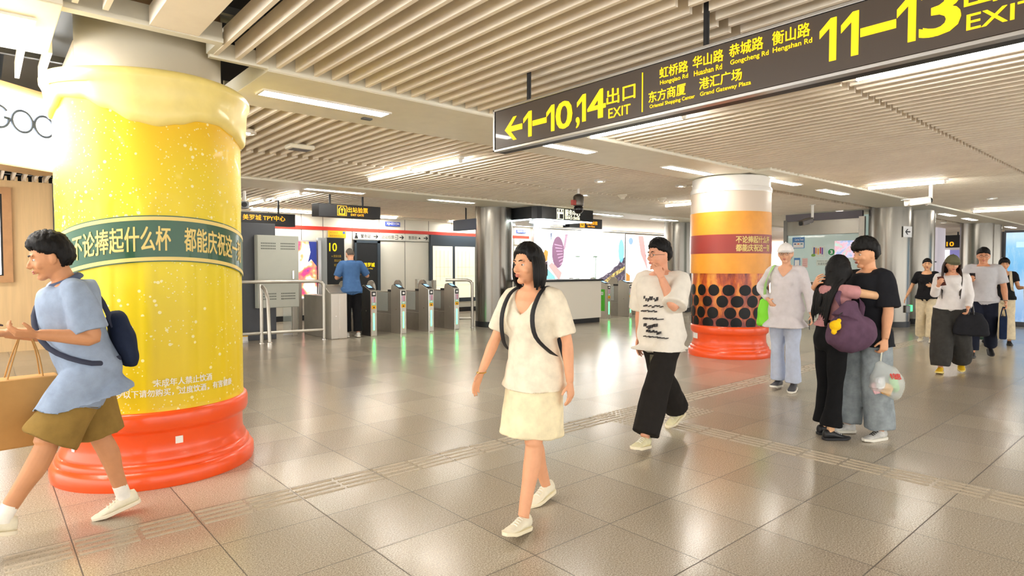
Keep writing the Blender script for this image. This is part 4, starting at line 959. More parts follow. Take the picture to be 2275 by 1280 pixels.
bullet('dark bullet camera on a white pole in front of the glass booth', 15.5, 6.56, 3.05, 2.66, 0.42, (-rt.x - 0.6 * fw.x, -rt.y - 0.6 * fw.y, -0.28), mat('camera_bronze', '#5a524c', rough=0.35), True)
t = thing('dome_camera', 'hanging dome camera with silver housing, black ball and red tag', 'camera', (8.9, 8.25, 3.05))
b = MB(); b.cyl((0, 0, -0.16), (0, 0, 0.0), 0.025, n=14); b.build('pole', WHITEP, t)
b = MB(); b.lathe([(0.03, -0.10), (0.085, -0.13), (0.105, -0.16), (0.105, -0.32), (0.09, -0.34), (0.0, -0.34)], n=32); b.build('housing', STEELD, t)
b = MB(); b.ball((0, 0, -0.40), 0.095, 28, 18); b.build('dome', mat('smoked_dome', '#15161a', rough=0.08), t)
b = MB(); b.box(-0.19, -0.10, -0.04, 0.03, -0.33, -0.23); b.build('red_tag', mat('tag_red', '#b04840', rough=0.5), t, bevel=0.01, smooth=False)
p = atz(543, 424, 3.05)
t = thing('wall_camera', 'small grey camera hanging at the right edge of the yellow mug', 'camera', (p.x, p.y, 3.05))
b = MB(); b.tube([(0, 0, 0), (0, 0, -0.18), (0.02, 0, -0.24)], 0.03, 10); b.build('pole', WHITEP, t)
b = MB(); b.box(-0.09, 0.06, -0.12, 0.12, -0.36, -0.22); b.build('body', mat('camera_grey', '#9a9fa4', rough=0.4), t, bevel=0.02, smooth=False)
b = MB(); b.cyl((-0.05, -0.12, -0.29), (-0.05, -0.16, -0.29), 0.05, n=14); b.build('lens', BLACK, t)
for x, y, l in ((10.35, 8.33, 'left of the two'), (11.48, 8.13, 'right of the two')):
    t = thing('smoke_detector', 'small cream smoke detector under the slats behind the dome camera, ' + l, 'smoke detector', (x, y, 3.055))
    b = MB(); b.lathe([(0.10, 0.0), (0.10, -0.02), (0.05, -0.07), (0.045, -0.10), (0.0, -0.10)], n=20); b.build('body', BEAMM, t)
t = thing('ceiling_speaker', 'square ceiling speaker set in the slats right of the yellow mug', 'speaker', (3.12, 7.72, 3.055))
b = MB(); b.prism([(-0.16, -0.11), (0.16, -0.11), (0.16, 0.11), (-0.16, 0.11)], (0, 0, -0.05), (1, 0, 0), (0, 1, 0), (0, 0, 0.06)); b.build('housing', BEAMM, t, bevel=0.02, smooth=False)
b = MB(); b.box(-0.12, 0.12, -0.08, 0.08, -0.054, -0.05); b.build('grille', DUCT, t, smooth=False)
t = thing('sensor_plate', 'tiny dark sensor in the cream beam beside the first strip light', 'sensor', (3.01, 5.72, 3.02))
b = MB(); b.box(-0.05, 0.05, -0.03, 0.03, -0.012, 0.003); b.build('plate', DUCT, t, smooth=False)

# ------------------------------------------------------------------ shop at the left
u = Vector((0.783, 0.622, 0)); nrm = Vector((0.622, -0.783, 0)); P0 = Vector((0.157, 6.449, 0))
t = thing('shop_fascia', 'glowing white shop fascia with dark thin letters left of the yellow mug', 'shop sign', (P0.x, P0.y, 2.7), math.atan2(u.y, u.x))
b = MB(); b.box(-4.0, 0.62, 0.03, 0.35, -0.36, 0.318); b.build('fascia_box', mat('tan_laminate', '#cda877', rough=0.45, vary=0.05, vscale=2), t, smooth=False)
b = MB(); b.box(-4.0, 0.60, 0.0, 0.03, -0.33, 0.25); b.build('lit_face', em('lit_white_acrylic', '#ffffff', 5.5), t, smooth=False)
INK = mat('letter_slate', '#4a5568', rough=0.5)
for ch, s0 in (('G', -0.03), ('O', 0.17), ('O', 0.365)):
    b = MB(); th = 0.013
    a0, a1 = (R(40), R(360)) if ch == 'G' else (0, 2 * math.pi)
    pts = [(s0 + 0.088 * math.cos(a0 + (a1 - a0) * k / 40), -0.006, 0.015 + 0.088 * math.sin(a0 + (a1 - a0) * k / 40)) for k in range(41 if ch == 'G' else 40)]
    if ch == 'G': pts += [(s0 + 0.04, -0.006, 0.015)]
    b.tube(pts, [(0.012, 0.012)] * len(pts), 8, closed=(ch == 'O')); b.build('letter', INK, t)
TANW = mat('tan_wood_wall', '#f0cf9c', rough=0.5, vary=0.06, vscale=3, stretch=(6, 1, 0.3))
b = MB(); b.box(-7, 1.04, 14.1, 14.3, 0, 3.05); struct(b.build('wall_shop', TANW, smooth=False))
b = MB(); b.box(1.04, 1.30, 14.05, 14.35, 0, 3.05); struct(b.build('trim_5', CHAR, smooth=False))
b = MB(); b.box(1.30, 3.2, 16.6, 17.0, 0, 3.3); b.box(1.30, 1.5, 14.3, 16.6, 0, 3.3); struct(b.build('wall_left', WHITEP, smooth=False))
t = thing('shop_poster', 'wood framed lit poster on the tan shop wall at the left picture edge', 'poster', (-0.25, 14.08, 2.08))
b = MB()
for a in ((-0.75, 0.70, -0.84, -0.72), (-0.75, 0.70, 0.72, 0.84), (-0.75, -0.62, -0.72, 0.72), (0.57, 0.70, -0.72, 0.72)): b.box(a[0], a[1], -0.05, 0.0, a[2], a[3])
b.build('frame', mat('frame_wood', '#c99a6c', rough=0.5, vary=0.08), t, smooth=False)
b = MB(); b.box(-0.62, 0.57, -0.02, 0.0, -0.72, 0.72); b.build('black_edge', BLACK, t, smooth=False)
b = MB(); b.box(-0.62, 0.54, -0.026, -0.02, -0.70, 0.70); b.build('lit_sheet', em('poster_white', '#f4f6f8', 1.3), t, smooth=False)

# ------------------------------------------------------------------ far right: blue board, pillars, shops
t = thing('blue_advertising_board', 'tall pale blue glowing advertising board at the right picture edge', 'lightbox', (20.0, 2.65, 0))
b = MB(); b.box(0, 0.25, -0.97, 0.97, 0.0, 2.46); b.build('cabinet', CHAR, t, bevel=0.01, smooth=False)
def blue_mat():
    q = NT('blue_ice_film'); sep = q.node('ShaderNodeSeparateXYZ'); q.link(q.tc.outputs['Object'], sep.inputs[0])
    c = q.ramp(q.math('DIVIDE', sep.outputs[2], 2.4), [(0.1, '#7fa8d8'), (0.4, '#a9c8e8'), (0.62, '#6fb4e6'), (0.85, '#8cc8ee'), (0.95, '#bfe0f4')])
    n = q.noise(3.5, 4, 0.7, stretch=(1, 2.5, 0.7)); c = q.mix(q.ramp(n, [(0.5, '#000000'), (0.7, '#909090')]), c, '#e6eef6')
    q.link(c, q.b.inputs['Base Color']); q.link(c, q.b.inputs['Emission Color']); q.b.inputs['Emission Strength'].default_value = 0.28; return q.m
b = MB(); b.box(-0.006, 0, -0.93, 0.93, 0.12, 2.40); fl = b.build('backlit_film', blue_mat(), t, smooth=False)
for k in range(5):
    b = MB(); y0 = 0.72 - k * 0.24; b.box(-0.009, -0.006, y0 - 0.16, y0, 2.02, 2.16); b.build('pale_letter_block', em('pale_blue_letter', '#b8dcf2', 0.35), fl, smooth=False)
t = thing('lit_pillar', 'pale lilac lit pillar just right of the brownish steel column', 'pillar', (27.4, 7.25, 0))
b = MB(); b.box(-0.5, 0.5, -0.42, 0.5, 0, 3.0); b.build('shaft', em('lilac_panel', '#c3bcc4', 0.25), t, smooth=False)
b = MB(); b.box(-0.51, -0.5, -0.40, 0.48, 1.7, 1.74); b.build('groove', CHAR, t, smooth=False)
b = MB(); b.box(-0.515, -0.5, -0.40, 0.48, 0.3, 1.0); b.build('picture_panel', em('warm_picture', '#b98a86', 0.3), t, smooth=False)
def shop_front(label, x, y0, y1, back, stripes):
    t = thing('store_front', label, 'shop', (x, (y0 + y1) / 2, 0)); h = (y1 - y0) / 2
    b = MB(); b.box(0, 0.3, -h, h, 0, 3.0); b.build('back_panel', back, t, smooth=False)
    for a, c, z0, z1, m in stripes:
        b = MB(); b.box(-0.05, 0, -h + 2 * h * a, -h + 2 * h * c, z0, z1); b.build('display_panel', m, t, smooth=False)
    return t
shop_front('distant shop front with striped orange and green poster between the steel column pairs', 41.5, 8.4, 13.5, em('shop_dim', '#a09a98', 0.25),
           [(0.0, 0.30, 1.7, 2.5, em('poster_purple', '#6c6a9c', 0.4)), (0.0, 0.30, 1.5, 1.7, em('poster_orange', '#f0704a', 0.8)), (0.0, 0.30, 0.8, 1.5, em('poster_olive', '#b9b452', 0.6)), (0.30, 0.36, 0.8, 2.5, em('shop_white', '#f6eef6', 1.2)),
            (0.40, 0.7, 1.6, 2.1, em('shop_cream', '#efe4d8', 0.9)), (0.40, 0.7, 1.55, 1.6, RED), (0.40, 0.7, 0.9, 1.5, em('shop_grey', '#c5c4be', 0.4)), (0.75, 0.95, 0.3, 2.4, em('shop_pink', '#e8c4d8', 0.7))])
shop_front('bright pinkish white shop front seen right of the bubble tea column', 36.0, 14.0, 16.9, em('shop_bright', '#fff0ee', 1.8),
           [(0.1, 0.35, 0.9, 2.3, em('shop_rose', '#f6b8b4', 1.2)), (0.45, 0.6, 1.6, 2.6, em('shop_tan', '#e8cdb0', 1.2)), (0.7, 0.9, 0.7, 2.0, em('shop_white2', '#ffffff', 2.2))])
shop_front('dim distant shop front at the far right behind the blue board', 42.5, 3.5, 8.0, em('shop_grey2', '#8f9092', 0.25), [(0.2, 0.45, 1.0, 2.4, em('shop_cream', '#efe4d8', 0.9)), (0.6, 0.9, 0.9, 2.3, em('shop_lilac', '#b7a8c8', 0.6))])
# ------------------------------------------------------------------ people: builder
def voxmesh(mb, name, mats, voxel, smooth=3, fold=None, factor=0.5):
    """one continuous surface grown round overlapping closed shapes"""
    me = mb.mesh(name + '_src', mats, smooth=False); o = bpy.data.objects.new(name + '_src', me); COL.objects.link(o)
    m = o.modifiers.new('r', 'REMESH'); m.mode = 'VOXEL'; m.voxel_size = voxel; m.use_smooth_shade = True
    s = o.modifiers.new('s', 'SMOOTH'); s.factor = factor; s.iterations = smooth
    dg = bpy.context.evaluated_depsgraph_get(); out = bpy.data.meshes.new_from_object(o.evaluated_get(dg))
    bpy.data.objects.remove(o); bpy.data.meshes.remove(me); out.name = name
    if fold:
        amp, sc, st = fold; n = len(out.vertices); co = np.zeros(n * 3); no = np.zeros(n * 3)
        out.vertices.foreach_get('co', co); out.vertices.foreach_get('normal', no); co = co.reshape(-1, 3); no = no.reshape(-1, 3)
        d = np.array([mnoise.noise((x * sc + 3.1, y * sc, z * sc * st)) + 0.5 * mnoise.noise((x * sc * 2.2, y * sc * 2.2 + z * sc * .9, z * sc * st * 1.6)) for x, y, z in co])
        co += no * (d * amp)[:, None]; out.vertices.foreach_set('co', co.ravel())
    out.polygons.foreach_set('use_smooth', [True] * len(out.polygons))
    out.update(); return out
def link_mesh(me, name, mats, parent):
    me.materials.clear()
    for m in (mats if isinstance(mats, (list, tuple)) else [mats]): me.materials.append(m)
    o = bpy.data.objects.new(name, me); COL.objects.link(o); o.parent = parent; return o
def skin(tone):
    return mat('skin_' + tone[1:], tone, rough=0.5, vary=0.05, vscale=18, bump=0.04, bscale=300, spec=0.35)
EYEW = mat('eye_white', '#cfc5bc', rough=0.25); EYED = mat('eye_dark', '#1d1410', rough=0.15)
HAIRB = mat('black_hair', '#0b0909', rough=0.55, vary=0.4, vscale=40, stretch=(1, 1, 0.1), bump=0.3, bscale=120, spec=0.25)
HAIRN = mat('brown_hair', '#2a1a14', rough=0.45, vary=0.3, vscale=40, stretch=(1, 1, 0.1), bump=0.3, bscale=120)
HAIRG = mat('grey_stubble', '#5a5148', rough=0.8, vary=0.3, vscale=60)
def sst(x): x = max(0.0, min(1.0, x)); return x * x * (3 - 2 * x)
def headfn(q, d):
    t = q.z / 0.115; x, y, z = q
    if t < 0: y *= 1 - 0.26 * t * t; 
    if t < -0.1 and x < 0: x *= 1 - 0.45 * min(1, (-t - 0.1))
    if x > 0:
        x *= 0.97
        if t < -0.35: x *= 1 - 0.10 * (-t - 0.35)
        for s in (-1, 1): x -= 0.011 * math.exp(-((y - s * 0.031) ** 2 + (z - 0.008) ** 2) / 0.016 ** 2)
    return Vector((x, y, z))
HR = (0.097, 0.077, 0.118)
class Person: pass
def hand(b, wr, d, n, s, curl, sc, spread=1.0, thumb=1.0):
    d = Vector(d).normalized(); n = Vector(n); n = (n - d * n.dot(d)).normalized(); t = n.cross(d) * s
    b.tube([wr - d * 0.01 * sc, wr + d * 0.02 * sc, wr + d * 0.06 * sc, wr + d * 0.094 * sc], [(.024 * sc, .018 * sc), (.031 * sc, .016 * sc), (.040 * sc, .0145 * sc), (.038 * sc, .011 * sc)], 12, up=n, sub=3)
    for off, base, ln, cf in ((.0305, .086, .070, .85), (.0103, .092, .079, 1.0), (-.0103, .089, .073, 1.08), (-.0300, .080, .057, 1.18)):
        p = wr + d * base * sc + t * off * sc * spread; a = 0.0; pts = [p - d * 0.012 * sc, p]; q = p
        for k, fr in enumerate((.45, .31, .24)):
            a += curl * cf * (0.75, 1.0, 0.7)[k]; dd = (d * math.cos(a) + n * math.sin(a) + t * off * 1.5 * (spread - 0.7)).normalized(); q = q + dd * ln * fr * sc; pts.append(q)
        b.tube(pts, [.0086 * sc, .0090 * sc, .0084 * sc, .0077 * sc, .0062 * sc], 8, sub=2)
    p = wr + d * .026 * sc + t * .026 * sc; d1 = (d * .62 + t * .70 * thumb + n * .30).normalized(); d2 = (d * .85 + t * .30 * thumb + n * (.30 + .3 * curl)).normalized()
    b.tube([p - d1 * .012 * sc, p, p + d1 * .042 * sc, p + d1 * .042 * sc + d2 * .030 * sc], [.013 * sc, .0125 * sc, .0100 * sc, .0078 * sc], 8, sub=2)
    return wr + d * .075 * sc + n * .03 * sc      # grip centre
def person(label, xy, heading, H, legs, arms, lean=3, headyaw=0, headpitch=0, female=False, build=1.0, tone='#dfa988', voxel=0.006, twist=0, hipy=0, roll=0):
    """forward = +X, left = +Y in the person's own frame. legs/arms: (left, right)"""
    P = Person(); P.s = s = H / 1.70; P.root = thing('person', label, 'person', (xy[0], xy[1], 0), heading); P.h = heading; P.xy = xy
    P.female = female; P.tone = tone; P.vox = voxel; P.build = build
    Rl = Matrix.Rotation(R(lean), 3, 'Y')
    def legpts(pz):
        out = []
        for sd, (a, k, ab, fp, fy) in zip((1, -1), legs):
            a, k2, ab_ = R(a), R(k), R(ab)
            hip = Vector((0, sd * 0.088 * s, pz - 0.02 * s)); th = Vector((math.sin(a) * math.cos(ab_), sd * math.sin(ab_), -math.cos(a) * math.cos(ab_)))
            sh = Vector((math.sin(a - k2), sd * math.sin(ab_) * 0.4, -math.cos(a - k2))).normalized()
            kn = hip + th * 0.425 * s; an = kn + sh * 0.415 * s
            M = Matrix.Translation(an) @ Matrix.Rotation(R(fy) * sd, 4, 'Z') @ Matrix.Rotation(R(-fp), 4, 'Y') @ Matrix.Scale(s, 4)
            out.append((hip, kn, an, M))
        return out
    L = legpts(0.93 * s); low = 9
    for hip, kn, an, M in L:
        for x in (-0.07, 0.07, 0.14, 0.185):
            low = min(low, (M @ Vector((x, 0, -0.085 if x < 0.15 else -0.078))).z)
    P.pz = 0.93 * s - low; P.legs = legpts(P.pz)
    O = Vector((0, 0, P.pz)); P.O = O
    def sp(h, f=0.0, l=0.0):     # a point in the trunk frame: height above the hips, forward, left
        tw = Matrix.Rotation(R(twist) * min(1, max(0, h / 0.45)), 3, 'Z'); return O + Rl @ (tw @ Vector((f * s, l * s, h * s)))
    P.sp = sp; P.Rl = Rl; bw = build
    sw = (0.158 if female else 0.185) * (0.5 + 0.5 * bw)
    b = MB()
    if female: T = [(-.08, .125, .095, 0), (0, .165, .112, -.012), (.09, .148, .105, -.005), (.19, .116, .088, .008), (.30, .132, .098, .008), (.40, .145, .102, 0), (.475, .128, .078, -.012), (.525, .06, .055, -.012)]
    else: T = [(-.08, .12, .095, 0), (0, .158, .112, -.005), (.10, .148, .108, .005), (.20, .138, .102, .012), (.31, .155, .112, .012), (.41, .168, .112, 0), (.485, .145, .082, -.012), (.53, .068, .06, -.012)]
    P.T = T
    b.tube([sp(h, f) for h, _, _, f in T], [(ra * s * bw, rb * s * bw) for _, ra, rb, _ in T], 20, up=Rl @ Vector((1, 0, 0)), sub=3)
    if female:
        for sd in (1, -1): b.ball(sp(.335, .082, sd * .068), (.052 * s, .058 * s, .06 * s), 14, 10)
    P.shoulder = []; P.elbow = []; P.wrist = []; P.grip = []; P.handdir = []
    for sd, A in zip((1, -1), arms):
        sh = sp(.46, -.012, sd * sw); V = lambda v: Vector((v[0], sd * v[1], v[2])).normalized()
        el = sh + V(A['u']) * 0.275 * s * A.get('lu', 1); wr = el + V(A['f']) * 0.245 * s; r = s * (0.5 + 0.5 * bw) * (0.90 if female else 1.08)
        b.tube([sp(.452, -.012, sd * .06), sh, sh + (el - sh) * .35, sh + (el - sh) * .7, el, el + (wr - el) * .3, el + (wr - el) * .7, wr], [.046 * r, .054 * r, .047 * r, .042 * r, .037 * r, .040 * r, .032 * r, .0255 * r], 14, sub=3)
        g = hand(b, wr, A.get('hd') and V(A['hd']) or V(A['f']), V(A['n']), sd, A.get('curl', .35), s * (0.94 if female else 1.04), A.get('spread', 1.0))
        P.shoulder.append(sh); P.elbow.append(el); P.wrist.append(wr); P.grip.append(g)
    for sd, (hip, kn, an, M) in zip((1, -1), P.legs):
        f = 0.92 if female else 1.0; back = (M.to_3x3() @ Vector((-1, 0, 0))).normalized()
        b.tube([hip + Vector((0, 0, .03 * s)), hip + (kn - hip) * .4, kn + Vector((0, 0, .03 * s)), kn, kn + (an - kn) * .3 + back * .012 * s, kn + (an - kn) * .65 + back * .004 * s, an], [x * s * f * (.5 + .5 * bw) for x in (.090, .080, .060, .056, .058, .044, .036)], 16, sub=3)
        b.tube([an + back * .02 * s, M @ Vector((.02, 0, -.045)), M @ Vector((.10, 0, -.066)), M @ Vector((.15, 0, -.070))], [.03 * s, (.028 * s, .028 * s), (.026 * s, .012 * s), (.018 * s, .008 * s)], 10, sub=2)
    # neck and head
    nb = sp(.50, -.012); hc = sp(.655, .022); hs = s * (0.97 if female else 1.0) * (1.70 / H) ** 0.35
    P.hm = Matrix.Translation(hc) @ Matrix.Rotation(R(headyaw), 4, 'Z') @ Matrix.Rotation(R(headpitch), 4, 'Y') @ Matrix.Rotation(R(roll), 4, 'X') @ Matrix.Scale(hs, 4)
    hm = P.hm; h3 = hm.to_3x3()
    b.tube([nb, sp(.545, -.004), hm @ Vector((-.012, 0, -.05))], [x * s * (.88 if female else 1.05) for x in (.062, .054, .054)], 14, sub=3)
    b.ball(hm.translation, HR, 40, 30, rot=h3, fn=headfn)
    def blob(c, r): b.ball(hm @ Vector(c), r, 14, 10, rot=h3)
    blob((.062, 0, -.094), (.026, .028, .020))
    b.tube([hm @ Vector(p) for p in ((.084, 0, .018), (.097, 0, -.006), (.109, 0, -.024), (.096, 0, -.034))], [.008 * hs, .0095 * hs, .0125 * hs, .009 * hs], 10, sub=2)
    for sd in (1, -1):
        blob((.095, sd * .0115, -.029), (.010, .0085, .008)); blob((.079, sd * .030, .030), (.011, .024, .008)); blob((.056, sd * .040, -.026), (.026, .024, .026))
        b.ball(hm @ Vector((-.004, sd * .080, -.004)), (.019, .009, .033), 14, 10, rot=h3 @ Matrix.Rotation(R(-22) * sd, 3, 'Z') @ Matrix.Rotation(R(-10), 3, 'Y'))
    blob((.090, 0, -.055), (.011, .022, .0065)); blob((.088, 0, -.065), (.011, .018, .0065))
    P.body = link_mesh(voxmesh(b, 'body', [], voxel, 3), 'body', skin(tone), P.root)
    for sd in (1, -1):
        e = MB(); e.ball(hm @ Vector((.0705, sd * .0315, .006)), (.0125 * hs, .0125 * hs, .0085 * hs), 14, 10, rot=h3); e.ball(hm @ Vector((.0788, sd * .0312, .006)), (.0058 * hs, .0058 * hs, .0058 * hs), 10, 8, rot=h3, mi=1); e.build('eye', [EYEW, EYED], P.root)
        e = MB(); e.tube([hm @ Vector(p) for p in ((.092, sd * .014, .029), (.0905, sd * .032, .034), (.078, sd * .050, .028))], [.0026 * hs, .0036 * hs, .002 * hs], 8, sub=3); e.build('eyebrow', HAIRB, P.root)
    e = MB(); e.ball(hm @ Vector((.0955, 0, -.0555)), (.0065, .0205, .0050), 14, 8, rot=h3); e.ball(hm @ Vector((.0935, 0, -.0645)), (.0065, .0165, .0055), 14, 8, rot=h3)
    e.build('lips', mat('lip_pink', '#b8665c', rough=0.4), P.root)
    return P
def hair(P, m=None, front=0.55, side=0.12, nape=-0.5, thick=0.018, top=0.012, seed=1, rough=0.004, fringe=0.0):
    """cap of hair: thickness over the scalp above the hairline, sunk into the head elsewhere"""
    b = MB()
    def fn(q, d):
        az = abs(math.degrees(math.atan2(d.y, d.x))); k = [(0, front), (38, front - .03), (62, side + .1), (82, side), (98, side - .12), (118, nape), (180, nape)]
        hl = nape
        for (a, u), (c, v) in zip(k, k[1:]):
            if a <= az <= c: hl = u + (v - u) * sst((az - a) / (c - a)); break
        hl += .07 * mnoise.noise((d.y * 14 + seed, d.x * 14, 2.0)) + .05 * mnoise.noise((d.y * 40 + seed, d.x * 40, 5.0))
        mk = sst((d.z - hl) / 0.14 + 0.5); q = headfn(q, d)
        t = thick * (.45 + .55 * sst((d.z - hl) / .45)) + top * max(0, d.z) + rough * mnoise.noise((d.x * 9 + seed, d.y * 9, d.z * 3)) + rough * .9 * mnoise.noise((d.x * 24 + seed, d.y * 24, d.z * 5))
        if fringe and az < 70 and d.z < front + 0.3: t += fringe * (1 - az / 70)
        return q + d.normalized() * (t * mk - 0.014 * (1 - mk))
    b.ball(P.hm.translation, HR, 72, 48, rot=P.hm.to_3x3(), fn=fn)
    return b.build('hair', m or HAIRB, P.root, ang=80)
def locks(P, hairobj, pts_fn, n, m=None, name='hair_lock'):
    b = MB()
    for i in range(n): pts, rad = pts_fn(i); b.tube(pts, rad, 8, sub=4)
    return b.build(name, m or HAIRB, P.root, ang=80)
def top(P, m, name='shirt', hem=-.12, sleeve=0.75, loose=.022, cuff=.03, neck=.512, scoop=.02, vee=0.0, fold=(.006, 9, .6), flare=0.0, vox=.011, parent=None, hemf=0.0, over=None):
    s = P.s; b = MB(); T = [t for t in P.T if t[0] > hem + .03 and t[0] < neck - .02]; bw = P.build
    prof = [(hem, .168 + loose * 1.2 + flare, .12 + loose * 1.2 + flare + abs(hemf) * .6, hemf)] + [(h, max(ra, .128) + loose, max(rb, .098) + loose * .9, f) for h, ra, rb, f in T] + [(neck, .088 if scoop < .06 else .11, .074, -.012)]
    pts, rad = catmull([Vector((h, f, 0)) for h, _, _, f in prof], [(ra, rb) for _, ra, rb, _ in prof], 3); rings = []
    for p, (ra, rb) in zip(pts, rad):
        ring = []
        for k in range(28):
            a = 2 * math.pi * k / 28; ex = 1 - .28 * sst((.12 - p.x) / .2); f = p.y + rb * bw * math.copysign(abs(math.cos(a)) ** ex, math.cos(a)); l = ra * bw * math.copysign(abs(math.sin(a)) ** ex, math.sin(a)); h = p.x
            u = sst((h - (neck - .15)) / .15)
            if math.cos(a) > 0: h -= u * (scoop * math.cos(a) + vee * max(0, 1 - abs(l) / .075) * math.cos(a))
            ring.append(P.sp(h, f, l))
        rings.append(ring)
    b.rings(rings)
    if P.female:
        for sd in (1, -1): b.ball(P.sp(.325, .088, sd * .066), (.056 * s, .064 * s, .07 * s), 14, 10)
    for i, sd in ((0, 1), (1, -1)):
        sh, el, wr = P.shoulder[i], P.elbow[i], P.wrist[i]; inner = P.sp(.45, -.012, sd * .07); k = (.85 if P.female else 1.0) * s * (.5 + .5 * bw)
        if sleeve <= 1.0:
            e = sh + (el - sh) * sleeve; q = [inner, sh + Vector((0, 0, .0)), sh + (el - sh) * sleeve * .5, e]; rr = [.074 * k, .070 * k, (.060 + cuff * .6) * k, (.048 + cuff) * k]
        else:
            e = el + (wr - el) * (sleeve - 1); q = [inner, sh, sh + (el - sh) * .5, el, el + (e - el) * .5, e - (e - el) * .06, e]; rr = [.074 * k, .070 * k, (.055 + cuff * .5) * k, (.05 + cuff * .5) * k, (.046 + cuff * .4) * k, (.038 + cuff * .4) * k, (.036 + cuff * .2) * k]
        b.tube(q, rr, 16, sub=3)
    me = voxmesh(b, name, [], vox, 3, fold)
    if over is not None:      # the shirt drapes over what is worn below it
        tr = mathutils.bvhtree.BVHTree.FromPolygons([v.co for v in over.data.vertices], [tuple(p.vertices) for p in over.data.polygons]); lim = P.O.z + .14 * s
        for v in me.vertices:
            if v.co.z < lim:
                c, nr, _, _ = tr.find_nearest(v.co)
                if c is not None and (v.co - c).length < .12 and (v.co - c).dot(nr) < .015:
                    q = c + nr * .015
                    if q.z > v.co.z - .06: v.co = q
        me.update()
    return link_mesh(me, name, m, parent or P.root)
def trousers(P, m, name='trousers', waist=.13, end=1.93, rad=(.105, .092, .074, .072, .078), hip=1.0, fold=(.007, 8, .5), vox=.012, tuck=None):
    s = P.s; b = MB(); bw = P.build
    T = [(waist, .150, .115), (.08, .158, .12), (0, .178, .128), (-.07, .165, .12), (-.12, .10, .09)]
    b.tube([P.sp(h, -.004) for h, _, _ in T], [(ra * s * hip * bw, rb * s * hip * bw) for _, ra, rb in T], 22, up=P.Rl @ Vector((1, 0, 0)), sub=2)
    for hp, kn, an, M in P.legs:
        if end <= 1: q = [hp + Vector((0, 0, .03)), hp + (kn - hp) * end * .5, hp + (kn - hp) * end]; rr = [rad[0], rad[1], rad[2]]
        else:
            e = kn + (an - kn) * (end - 1); q = [hp + Vector((0, 0, .03)), hp + (kn - hp) * .5, kn, kn + (e - kn) * .5, e]; rr = rad
        b.tube(q, [r * s for r in rr], 18, sub=4)
    me = voxmesh(b, name, [], vox, 3, fold)
    if tuck:      # cloth lying under the shirt stays inside it
        hem, ra, rb = tuck; Ri = P.Rl.transposed()
        for v in me.vertices:
            q = Ri @ (v.co - P.O) / s; k = sst((q.z - hem) / .025)
            if k > 0:
                r = math.sqrt((q.x / rb) ** 2 + (q.y / ra) ** 2)
                if r > 1: f = 1 - k * (1 - 1 / r); v.co = P.O + P.Rl @ Vector((q.x * f, q.y * f, q.z)) * s
    return link_mesh(me, name, m, P.root)
def skirt(P, m, hem=-.44, name='skirt', w0=.15, w1=.215, d1=.18, shift=.03, fold=(.012, 7, .15)):
    b = MB(); T = [(.12, w0, .115, 0), (.02, .185, .135, 0), (-.12, .197, .15, shift * .3), (-.30, (w1 + .197) / 2, (d1 + .15) / 2, shift * .7), (hem, w1, d1, shift)]
    pts = [Vector((P.O.x + f * P.s, 0, P.O.z + h * P.s)) for h, _, _, f in T]
    b.tube(pts, [(ra * P.s, rb * P.s) for _, ra, rb, _ in T], 28, up=(1, 0, 0), sub=3)
    return link_mesh(voxmesh(b, name, [], .012, 3, fold), name, m, P.root)
def shoe(P, i, up_m, sole_m, sock=None, lace=None, high=1.0, name='shoe'):
    M = P.legs[i][3]; T = lambda pts: [M @ Vector(p) for p in pts]
    X = [(-.070, .018, -.02), (-.062, .030, .006), (-.035, .036, .012), (.00, .037, .010), (.045, .039, -.012), (.085, .043, -.032), (.125, .042, -.044), (.160, .034, -.054), (.182, .018, -.064)]
    b = MB(); rings = []
    for x, w_, t_ in X:
        t_ = t_ * high; c = (-.068 + t_) / 2; hh = (t_ + .068) / 2
        rings.append(T([(x, w_ * math.copysign(abs(math.cos(a)) ** .8, math.cos(a)) * (1 if math.sin(a) < 0 else 1 - .35 * math.sin(a)), c + hh * math.copysign(abs(math.sin(a)) ** .8, math.sin(a))) for a in [2 * math.pi * k / 20 for k in range(20)]]))
    b.rings(rings); o = b.build(name, up_m, P.root, ang=60)
    b = MB(); rings = []
    for x, w_, t_ in [(-.076, .014, 0)] + X + [(.190, .010, 0)]:
        up = .006 if x > .15 else 0; wv = w_ + .005
        rings.append(T([(x, wv, -.085 + up), (x, wv + .002, -.062 + up * .5), (x, -wv - .002, -.062 + up * .5), (x, -wv, -.085 + up)]))
    b.rings(rings); so = b.build('sole', sole_m, o, ang=60, bevel=.003)
    if lace is not None:
        b = MB()
        for k in range(4):
            x = .04 + k * .018; z = -.006 - k * .0085
            b.tube(T([(x, -.02, z - .004), (x + .004, 0, z + .005), (x, .02, z - .004)]), .0035 * P.s, 6, sub=2)
        b.build('laces', lace, o)
    if sock is not None:
        kn, an = P.legs[i][1], P.legs[i][2]
        b = MB(); b.tube([M @ Vector((.0, 0, -.02)), an, an + (kn - an) * .17], [.043 * P.s, .041 * P.s, .0405 * P.s], 16); b.build('sock', sock, P.root)
    return o
def prop(P, name, label, cat, anchor, group=None):
    c, sn = math.cos(P.h), math.sin(P.h); a = Vector(anchor)
    t = thing(name, label, cat, (P.xy[0] + a.x * c - a.y * sn, P.xy[1] + a.x * sn + a.y * c, a.z), P.h, group); t['_'] = 0; del t['_']; return t, a
